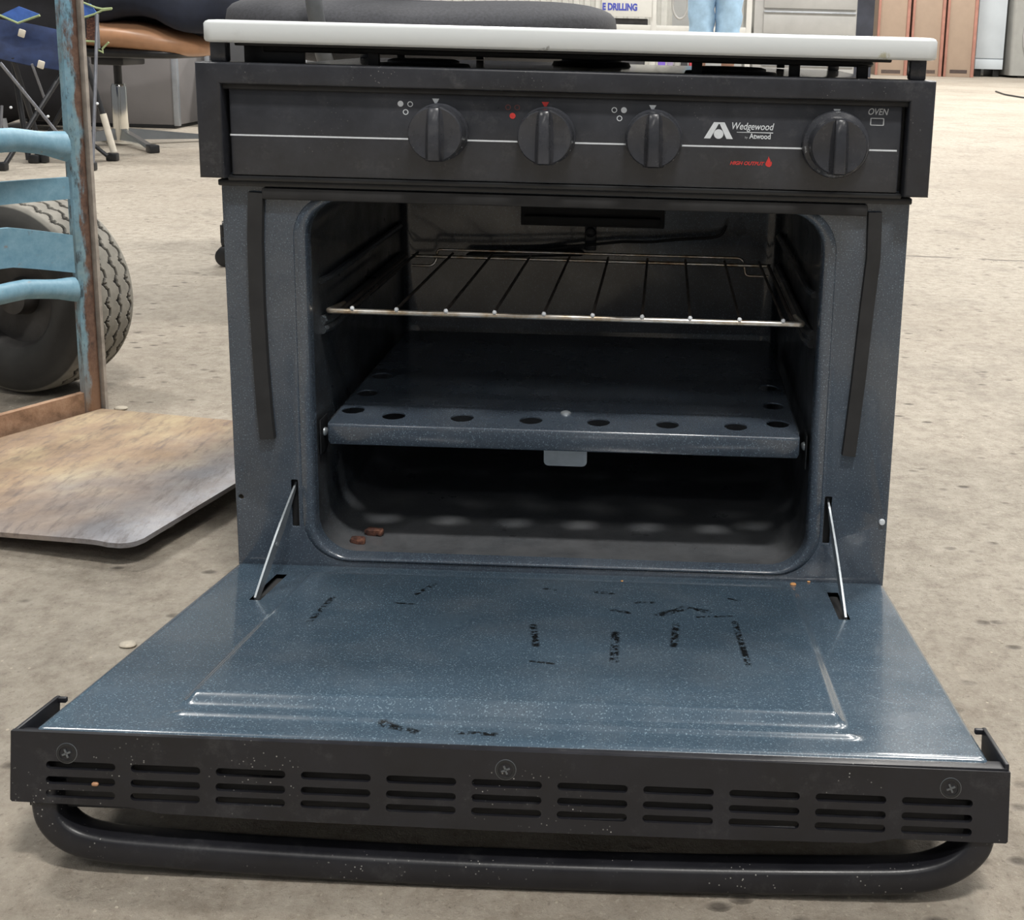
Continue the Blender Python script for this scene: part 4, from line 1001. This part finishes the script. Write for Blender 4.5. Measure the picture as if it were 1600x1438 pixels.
cloth('seat_fabric', [atY(-60, 82, y), atY(100, 112, y+0.05), atY(95, 48, y+0.1), atY(-60, 20, y+0.05)], M['navy2'], CC, lab='deep blue hanging seat fabric')
cloth('side_fabric', [atY(-60, 30, y+0.2), atY(140, 60, y+0.22), atY(140, -30, y+0.25), atY(-60, -40, y+0.2)], M['coal'], CC)
y = 2.70
cloth('trim_panel', [atY(0, 24, y), atY(30, 36, y), atY(62, 22, y), atY(30, 10, y)], M['blue'], CC, 0.003, 4, 0.001, 'bright blue fabric corner')
for pts_ in (((0, 24), (28, 36), (62, 24)), ):
    bm = bmesh.new(); tube(bm, [atY(u, v, y-0.006) for u, v in pts_], 0.0035, 8); put('piping', bm, M['lime'], CC)
y = 2.80
cloth('trim_panel', [atY(124, 3, y), atY(130, 27, y), atY(152, 20, y), atY(142, 6, y)], M['blue'], CC, 0.003, 4, 0.001)
for pts_ in (((130, 4), (150, 12), (160, 14), (175, 13)), ((128, 28), (148, 22), (160, 16), (174, 14)), ((131, 64), (148, 65), (153, 78), (161, 82), (160, 76), (170, 66))):
    bm = bmesh.new(); tube(bm, [atY(u, v, y-0.008) for u, v in pts_], 0.0032, 8); put('piping', bm, M['lime'], CC)
bm = bmesh.new(); tube(bm, [atY(151, 24, y-0.01), atY(154, 76, y-0.01)], 0.006, 8); put('strap', bm, M['tubegry'], CC)
cloth('strap', [atY(136, 30, y+0.03), atY(136, 64, y+0.03), atY(149, 64, y+0.03), atY(149, 26, y+0.03)], M['rust'], CC, 0.003, 3, 0.001, 'brown webbing strap')
for u, v, s in ((34, 52, 0.011), (64, 101, 0.011)):
    q = atY(u, v, 2.66); bm = bmesh.new(); box(bm, q, (s*1.9, 0.006, s*2.2), 0.003, Matrix.Rotation(0.3, 4, 'Y')); put('fabric_tag', bm, M['cream'], CC)
# black bag under and behind the camp chair
bm = bmesh.new()
def bgfn(q, v): q.z += 0.02*math.sin(q.x*21)+0.012*math.sin(q.y*17); q.x += 0.02*math.sin(q.z*25); return q
superell(bm, (-2.72, 3.93, 0.235), (0.38, 0.13, 0.20), 2.6, 48, 22, bgfn)
tag(put('duffel_bag', bm, M['coal'], None, loc=(-2.72, 3.93, 0.02), ang=80), 'black fabric bag slumped behind the camp chair legs', 'bag')
bm = bmesh.new(); tube(bm, [atY(u, v, 3.0) for u, v in ((6, 185), (10, 205), (16, 218), (24, 222))], 0.008, 8); tag(put('plastic_wrap', bm, M['print_dim'], None, loc=atY(10, 222, 3.0)), 'crumpled pale plastic strip beside the black bag', 'wrapper')

# ------------------------------------------------------------------ cases and cable behind the stool
M['casegrey'] = plain('grey_case_laminate', (0.20, 0.19, 0.19), 0.55, 0, 0.08, 5)
M['alu'] = plain('aluminium_edging', (0.42, 0.45, 0.49), 0.4, 0.6, 0.1, 20)
M['casedark'] = plain('dark_grey_case', (0.085, 0.088, 0.095), 0.5, 0, 0.15, 5)
def case(x0, x1, y0, y1, z1, mat, label):
    c = thing('flight_case', ((x0+x1)/2, (y0+y1)/2, 0.0), label, 'case')
    put('case_body', bx(x0, x1, y0, y1, 0.015, z1, 0.004), M[mat], c)
    for a in (x0, x1):
        put('corner_edging', bx(a-0.012, a+0.012, y0-0.004, y0+0.02, 0.012, z1+0.003, 0.003), M['alu'], c)
    put('base_rail', bx(x0+0.01, x1-0.01, y0+0.002, y1-0.01, 0.0, 0.017, 0.002), M['dark'], c)
case(-2.72, -2.05, 4.13, 4.50, 0.39, 'casegrey', 'grey panelled case standing behind the chrome stool column')
case(-2.02, -1.58, 4.42, 4.80, 0.39, 'casedark', 'darker case with pale cord, right of the grey case')
bm = bmesh.new(); P_ = [atY(u, v, 4.405) for u, v in ((270, 84), (278, 100), (284, 115), (290, 122), (294, 115), (289, 108), (282, 116), (288, 130), (294, 142), (297, 150))]
tube(bm, arcpts(P_, 0.02, 4), 0.0042, 8); tube(bm, arcpts([atY(u, v, 4.405) for u, v in ((281, 84), (284, 100), (283, 112), (290, 86))], 0.02, 4), 0.0038, 8)
tag(put('cord', bm, M['cream'], None, loc=atY(284, 84, 4.405)), 'cream cord looped over the dark case', 'cord')

# ------------------------------------------------------------------ far side of the hall
M['galv'] = plain('pale_grey_steel', (0.42, 0.42, 0.41), 0.5, 0.1, 0.08, 6)
M['offwhite'] = plain('off_white_paint', (0.66, 0.66, 0.63), 0.55, 0, 0.06, 6)
M['charcoal'] = plain('charcoal_fabric_bin', (0.055, 0.055, 0.060), 0.8, 0, 0.25, 20)
M['sign_blue'] = plain('blue_sign_ink', (0.06, 0.08, 0.42), 0.6, 0, 0.1, 20)
YR = 10.0
# shelving rack
xa, xb = atY(1018, 30, YR).x, atY(1178, 50, YR).x-0.03
SH = thing('shelving_rack', ((xa+xb)/2, YR+0.2, 0), 'off-white steel shelving rack behind the person in blue shorts', 'shelf')
xl = atY(935, 20, YR).x
for x in (xl, xa+0.02, xb-0.02):
    for yy in (YR, YR+0.45): put('rack_post', bx(x-0.025, x+0.025, yy, yy+0.04, 0, 1.5, 0.003), M['offwhite'], SH)
for z in (0.10, 0.50, 1.05): put('shelf_board', bx(xl, xb, YR+0.005, YR+0.47, z-0.022, z+0.03, 0.003), M['offwhite'], SH)
tag(put('storage_bin', bx(xl+0.05, xa-0.04, YR+0.03, YR+0.40, 0.532, 0.585, 0.004), M['charcoal'], None, loc=(xl+0.3, YR+0.2, 0.532)), 'dark flat bin on the shelf under the drilling sign', 'bin')
# sign board
s0, s1 = atY(940, 0, YR-0.03), atY(1018, 28, YR-0.03)
SG = thing('sign_board', ((s0.x+s1.x)/2, YR-0.03, 0.60), 'white board reading E DRILLING in blue letters on the rack', 'sign')
put('board', bx(s0.x, s1.x, YR-0.03, YR-0.005, 0.600, 0.93, 0.002), M['offwhite'], SG)
q = atY(941, 15, YR-0.031)
me = text_mesh('E DRILLING', 0.085, basis((1, 0, 0), (0, 0, 1), (0, -1, 0), (q.x, YR-0.0315, q.z)), 0, 0.004, 'LEFT', 0.74, 0.001)
link_mesh('lettering', me, M['sign_blue'], SG)
# goods on the bottom shelf
goods = [((1027, 1040), (0.22, 0.13, 0.60), 'purple'), ((1041, 1052), (0.35, 0.30, 0.45), 'lilac grey'), ((1053, 1062), (0.40, 0.40, 0.38), 'pale grey'), ((1063, 1075), (0.05, 0.05, 0.055), 'black'), ((1076, 1095), (0.50, 0.06, 0.08), 'crimson'), ((1096, 1101), (0.55, 0.40, 0.38), 'pink')]
for (u0, u1), c, w in goods:
    a, b = atY(u0, 108, YR+0.04), atY(u1, 108, YR+0.04)
    bm = bx(a.x+0.004, b.x-0.004, YR+0.04, YR+0.30, 0.131, 0.36, 0.006)
    tag(put('storage_box', bm, plain(w.replace(' ', '_')+'_card', c, 0.6), None, loc=((a.x+b.x)/2, YR+0.17, 0.131)), w+' narrow box standing in the row on the bottom rack shelf', 'box', 'boxes on the bottom rack shelf')
# narrow dark toolbox under left bay with a round white knob seen in the gap
tag(put('storage_bin', bx(xl+0.06, xa-0.06, YR+0.04, YR+0.40, 0.131, 0.40, 0.01), M['charcoal'], None, loc=(xl+0.3, YR+0.2, 0.131)), 'deep charcoal bin on the bottom shelf of the rack', 'bin')
# spool of hose hanging right of the sign
bm = bmesh.new(); q = atY(1063, 5, YR-0.02); tube(bm, [q+Vector((0.07*math.cos(a), 0.0, 0.14*math.sin(a))) for a in [2*math.pi*k/28 for k in range(28)]], 0.012, 8, closed=True)
tag(put('hose_coil', bm, M['galv'], None, loc=q), 'grey hose coil hanging on the rack beside the legs', 'hose')
# drawer cabinet
cx0, cx1 = atY(1178, 40, YR).x, atY(1338, 40, YR).x
CB = thing('drawer_cabinet', ((cx0+cx1)/2, YR+0.25, 0), 'wide pale grey drawer cabinet standing right of the rack', 'cabinet')
put('cabinet_body', bx(cx0, cx1, YR, YR+0.55, 0.0, 1.30, 0.004), M['galv'], CB)
hz = [0.03]+[atY(1260, v, YR).z for v in (48, 9)]
zb = [0.04, 0.22, hz[1]-0.045, hz[2]-0.04, hz[2]+0.20, 1.27]
for a, b in zip(zb, zb[1:]):
    dr = put('drawer', bx(cx0+0.085, cx1-0.01, YR-0.018, YR+0.01, a+0.012, b-0.012, 0.004), M['galv'], CB)
    put('drawer_lip', bx(cx0+0.085, cx1-0.01, YR-0.034, YR-0.016, b-0.030, b-0.014, 0.004), M['alu'], dr)
# dark steel column
ca, cb = atY(1338, 10, 12.0).x, atY(1367, 10, 12.0).x
M['column'] = plain('dark_blue_grey_paint', (0.040, 0.046, 0.065), 0.5, 0, 0.3, 4)
bm = bx(ca, cb, 12.0, 12.3, 0, 5.2, 0.01); tag(put('trim_2', bm, M['column']), kind='structure')
# tall cartons
M['carton'] = plain('brown_card', (0.38, 0.285, 0.215), 0.8, 0, 0.06, 6)
M['carton_edge'] = plain('orange_red_tape', (0.40, 0.19, 0.145), 0.6, 0, 0.15, 10)
M['carton_ink'] = plain('dark_ink', (0.07, 0.05, 0.045), 0.7, 0, 0.1, 20)
YC = 14.2
for (u0, u1), lab in (((1370, 1420), 'tall brown carton with red taped edges beside the dark column'), ((1423.5, 1474.5), 'tall brown carton standing in the middle of the three'), ((1477.5, 1525), 'tall brown carton with printed foot standing beside the white locker')):
    a, b = atY(u0, 60, YC).x, atY(u1, 60, YC).x
    c = thing('carton', ((a+b)/2, YC+0.25, 0), lab, 'box', 'tall cartons along the far wall')
    put('carton_body', bx(a+0.02, b-0.02, YC, YC+0.5, 0, 1.75, 0.004), M['carton'], c)
    for e0, e1 in ((a, a+0.03), (b-0.04, b)):
        put('edge_strip', bx(e0, e1, YC-0.02, YC+0.03, 0.0, 1.77, 0.004), M['carton_edge'], c)
    zz = atY((u0+u1)/2, 112, YC).z
    bm = bmesh.new()
    for k in range(14):
        x = a+0.09+(b-a-0.18)*k/13; bx(x-0.007, x+0.007, YC-0.003, YC+0.001, zz-0.022, zz+0.022, 0, bm)
    tag(put('print_row', bm, M['carton_ink'], c), 'row of small dark print')
# white locker
a, b = atY(1526, 50, 14.6).x, atY(1571, 50, 14.6).x
M['whitecool'] = plain('cool_white_enamel', (0.56, 0.61, 0.65), 0.4, 0, 0.05, 4)
LK = thing('locker', ((a+b)/2, 14.9, 0), 'cool white tall locker at the right of the cartons', 'locker')
put('locker_body', bx(a, b, 14.6, 15.2, 0.10, 1.8, 0.01), M['whitecool'], LK)
zz = atY(1550, 92, 14.6).z
put('locker_door', bx(a+0.005, b-0.005, 14.58, 14.605, zz+0.005, 1.78, 0.006), M['whitecool'], LK)
put('locker_plinth', bx(a+0.005, b-0.005, 14.58, 14.605, 0.10, zz-0.008, 0.004), M['whitecool'], LK)
for x in (a+0.07, b-0.07): put('locker_foot', bx(x-0.04, x+0.04, 14.64, 15.1, 0, 0.105, 0.005), M['dark'], LK)
# concrete-grey bin at the right border
M['greybin'] = plain('grey_sheet_bin', (0.33, 0.33, 0.31), 0.6, 0, 0.12, 3)
q0 = atZ(1566, 120, 0)
bm = bmesh.new()
rings = [[Vector((x, y, z)) for x, y in rrect(q0.x-0.02-z*0.02, q0.x+1.6, q0.y-0.4, q0.y+0.7, 0.05, 4)] for z in (0.03, 0.05, 1.4)]
BN = thing('waste_bin', (q0.x+0.8, q0.y+0.1, 0), 'large grey sheet-steel bin at the far right edge', 'bin')
loft(bm, rings, cap0=True, cap1=True); put('bin_body', bm, M['greybin'], BN)
bm = bmesh.new(); cyl = [(q0.x+0.62+0.5*math.cos(t), q0.y-0.415, 0.55+0.62*math.sin(t)) for t in [math.pi/2+math.pi*k/14 for k in range(15)]]
tube(bm, cyl, 0.02, 8); put('bin_seam', bm, M['galv'], BN)
for x in (q0.x+0.15, q0.x+1.3): put('bin_foot', bx(x-0.05, x+0.05, q0.y-0.35, q0.y+0.6, 0, 0.035, 0.004), M['dark'], BN)
bm = bmesh.new(); P_ = [atZ(u, v, 0.006) for u, v in ((1556, 143), (1570, 148), (1600, 153), (1660, 158))]
tube(bm, arcpts(P_, 0.1, 4), 0.008, 8); tag(put('floor_cable', bm, M['dark'], None, loc=P_[0]), 'thin dark cable lying on the floor near the grey bin', 'cable')

# ------------------------------------------------------------------ person standing at the rack (only thighs and shins in view)
M['jeans'] = plain('light_blue_denim', (0.36, 0.54, 0.72), 0.8, 0, 0.14, 14, 0.3)
M['skin'] = plain('skin', (0.50, 0.29, 0.22), 0.55, 0, 0.06, 20)
M['shirt'] = plain('grey_shirt', (0.20, 0.21, 0.24), 0.85, 0, 0.12, 20, 0.2)
M['shoe'] = plain('dark_shoe', (0.03, 0.03, 0.035), 0.6, 0, 0.2, 30)
M['hair'] = plain('dark_hair', (0.03, 0.022, 0.018), 0.7, 0, 0.3, 60, 0.4)
YP = 7.3; XP = 0.400
PE = thing('person', (XP, YP, 0), 'person in long light blue denim shorts standing at the rack', 'person')
L, Rr = -0.105, 0.100
body = [(XP, YP, 0.92, (0.15, 0.11)), (XP, YP, 1.12, (0.145, 0.10)), (XP, YP, 1.32, (0.165, 0.11)), (XP, YP, 1.42, (0.12, 0.08)), (XP, YP, 1.50, 0.052), (XP, YP-0.01, 1.58, 0.075), (XP, YP-0.01, 1.68, (0.078, 0.092))]
ed = [(0, 1), (1, 2), (2, 3), (3, 4), (4, 5), (5, 6)]
for s in (-1, 1):
    b0 = len(body); x = XP+s*0.10
    body += [(x, YP, 0.82, 0.085), (x, YP, 0.50, 0.060), (x+0.0, YP+0.01, 0.36, 0.057), (x, YP+0.01, 0.10, 0.038), (x, YP+0.01, 0.045, 0.035), (x+s*0.02, YP+0.17, 0.030, 0.030)]
    ed += [(0, b0)]+[(b0+k, b0+k+1) for k in range(5)]
    b1 = len(body)
    body += [(XP+s*0.19, YP, 1.38, 0.052), (XP+s*0.24, YP+0.02, 1.12, 0.043), (XP+s*0.22, YP+0.22, 1.02, 0.034), (XP+s*0.20, YP+0.30, 1.01, (0.036, 0.020))]
    ed += [(3, b1)]+[(b1+k, b1+k+1) for k in range(3)]
    for f, (fx, fl) in enumerate(((-0.024, 0.060), (-0.008, 0.070), (0.008, 0.066), (0.022, 0.052))):
        b2 = len(body); bx_ = XP+s*0.20+fx
        body += [(bx_, YP+0.34, 1.012, 0.0095), (bx_, YP+0.34+fl*0.6, 1.008, 0.0088), (bx_, YP+0.34+fl, 0.992, 0.008)]
        ed += [(b1+3, b2), (b2, b2+1), (b2+1, b2+2)]
    b2 = len(body); body += [(XP+s*0.165, YP+0.28, 1.00, 0.011), (XP+s*0.155, YP+0.325, 0.99, 0.0095)]; ed += [(b1+3, b2), (b2, b2+1)]
skin_mesh('body', body, ed, M['skin'], PE, 2)
def limb(rows, mat, name, wr=0.0):
    """rows: (x, y, z, rx, ry) closed sleeve with soft folds"""
    bm = bmesh.new(); rg = []
    for i, (x, yv, z, rx, ry) in enumerate(rows):
        rg.append([Vector((x+rx*math.cos(a)*(1+wr*math.sin(3*a+z*37)), yv+ry*math.sin(a)*(1+wr*math.sin(4*a+z*51)), z)) for a in [2*math.pi*k/28 for k in range(28)]])
    loft(bm, rg, cap0=True, cap1=True); return put(name, bm, mat, PE, ang=80)
for s in (-1, 1):
    rows = []
    for k in range(15):
        t = k/14; z = 0.27+(0.90-0.27)*t; rows.append((XP+s*(0.0925+0.002*math.sin(k)), YP, z, 0.078+0.028*t+0.004*math.sin(k*2.1), 0.082+0.030*t))
    limb(rows, M['jeans'], 'shorts_leg', 0.05)
limb([(XP, YP, z, rx, ry) for z, rx, ry in ((0.82, 0.19, 0.125), (0.92, 0.185, 0.128), (1.02, 0.165, 0.118))], M['jeans'], 'shorts_waist', 0.02)
limb([(XP, YP, z, rx, ry) for z, rx, ry in ((0.97, 0.175, 0.128), (1.10, 0.168, 0.118), (1.28, 0.195, 0.128), (1.38, 0.200, 0.118), (1.45, 0.115, 0.085), (1.475, 0.062, 0.060))], M['shirt'], 'shirt', 0.02)
bm = bmesh.new(); superell(bm, (XP, YP-0.025, 1.715), (0.088, 0.100, 0.090), 2, 28, 16); put('hair', bm, M['hair'], PE, ang=80)
bm = bmesh.new(); tube(bm, [(XP, YP+0.085, 1.645), (XP, YP+0.110, 1.615)], [0.008, 0.014], 10)
superell(bm, (XP, YP+0.078, 1.575), (0.024, 0.010, 0.006), 2, 14, 8); put('face', bm, M['skin'], PE)
for s in (-1, 1):
    bm = bmesh.new(); superell(bm, (XP+s*0.030, YP+0.080, 1.655), (0.013, 0.008, 0.008), 2, 12, 8); put('eye', bm, M['offwhite'], PE)
    bm = bmesh.new(); superell(bm, (XP+s*0.082, YP, 1.635), (0.010, 0.020, 0.030), 2, 12, 8); put('ear', bm, M['skin'], PE)
    bm = bmesh.new(); superell(bm, (XP+s*0.105, YP+0.08, 0.045), (0.050, 0.150, 0.045), 3, 28, 14); put('shoe', bm, M['shoe'], PE, ang=80)

# ------------------------------------------------------------------ small loose bits
bm = bmesh.new(); lo_ = dp(-0.2262, SP+0.0020, -0.0268); superell(bm, lo_, (0.0020, 0.0010, 0.0011), 2.4, 12, 8)
tag(put('seed', bm, M['tan'], None, loc=lo_), 'tan seed caught in the leftmost vent slots of the door trim', 'crumb')
M['grit'] = plain('pale_grit', (0.50, 0.45, 0.37), 0.85, 0, 0.3, 90)
bm = bmesh.new(); rnd = random.Random(5)
def chip(x, y, r):
    vs = []; a0 = rnd.uniform(0, 6.28); n = 6; st = rnd.uniform(1.0, 2.0)
    for k in range(n):
        a = a0+2*math.pi*k/n; q = r*rnd.uniform(0.7, 1.1); vs.append((x+q*st*math.cos(a), y+q*math.sin(a)))
    lo = [bm.verts.new((p[0], p[1], 0.0)) for p in vs]; hi = [bm.verts.new((x+(p[0]-x)*0.7, y+(p[1]-y)*0.7, r*rnd.uniform(0.4, 0.8))) for p in vs]
    bm.faces.new(hi)
    for k in range(n): bm.faces.new((lo[k], lo[(k+1) % n], hi[(k+1) % n], hi[k]))
for _ in range(900):
    x, y = rnd.uniform(-1.6, 1.7), rnd.uniform(-0.62, 2.6)
    if -0.29 < x < 0.29 and -0.34 < y < 0.46: continue
    if x < -0.29 and 0.0 < y < 0.5: continue
    chip(x, y, rnd.choice((0.0007, 0.0009, 0.0012, 0.0012, 0.0018)))
tag(put('grit', bm, M['grit'], None), 'fine pale grit strewn over the concrete floor', 'grit', kind='stuff')
for (u, v), r_, lab in (((189, 640), 0.0062, 'pale flat chip lying behind the toe plate beside the upright'), ((262, 824), 0.0050, 'pale chip lying in the shadow beside the toe plate edge'), ((200, 1010), 0.0050, 'rounded tan pebble on the concrete left of the open door')):
    q = atZ(u, v, 0.0); bm = bmesh.new(); superell(bm, (q.x, q.y, r_*0.3), (r_*1.3, r_*0.9, r_*0.36), 2.3, 14, 8)
    tag(put('stone_chip', bm, M['grit'], None, loc=(q.x, q.y, 0)), lab, 'stone')
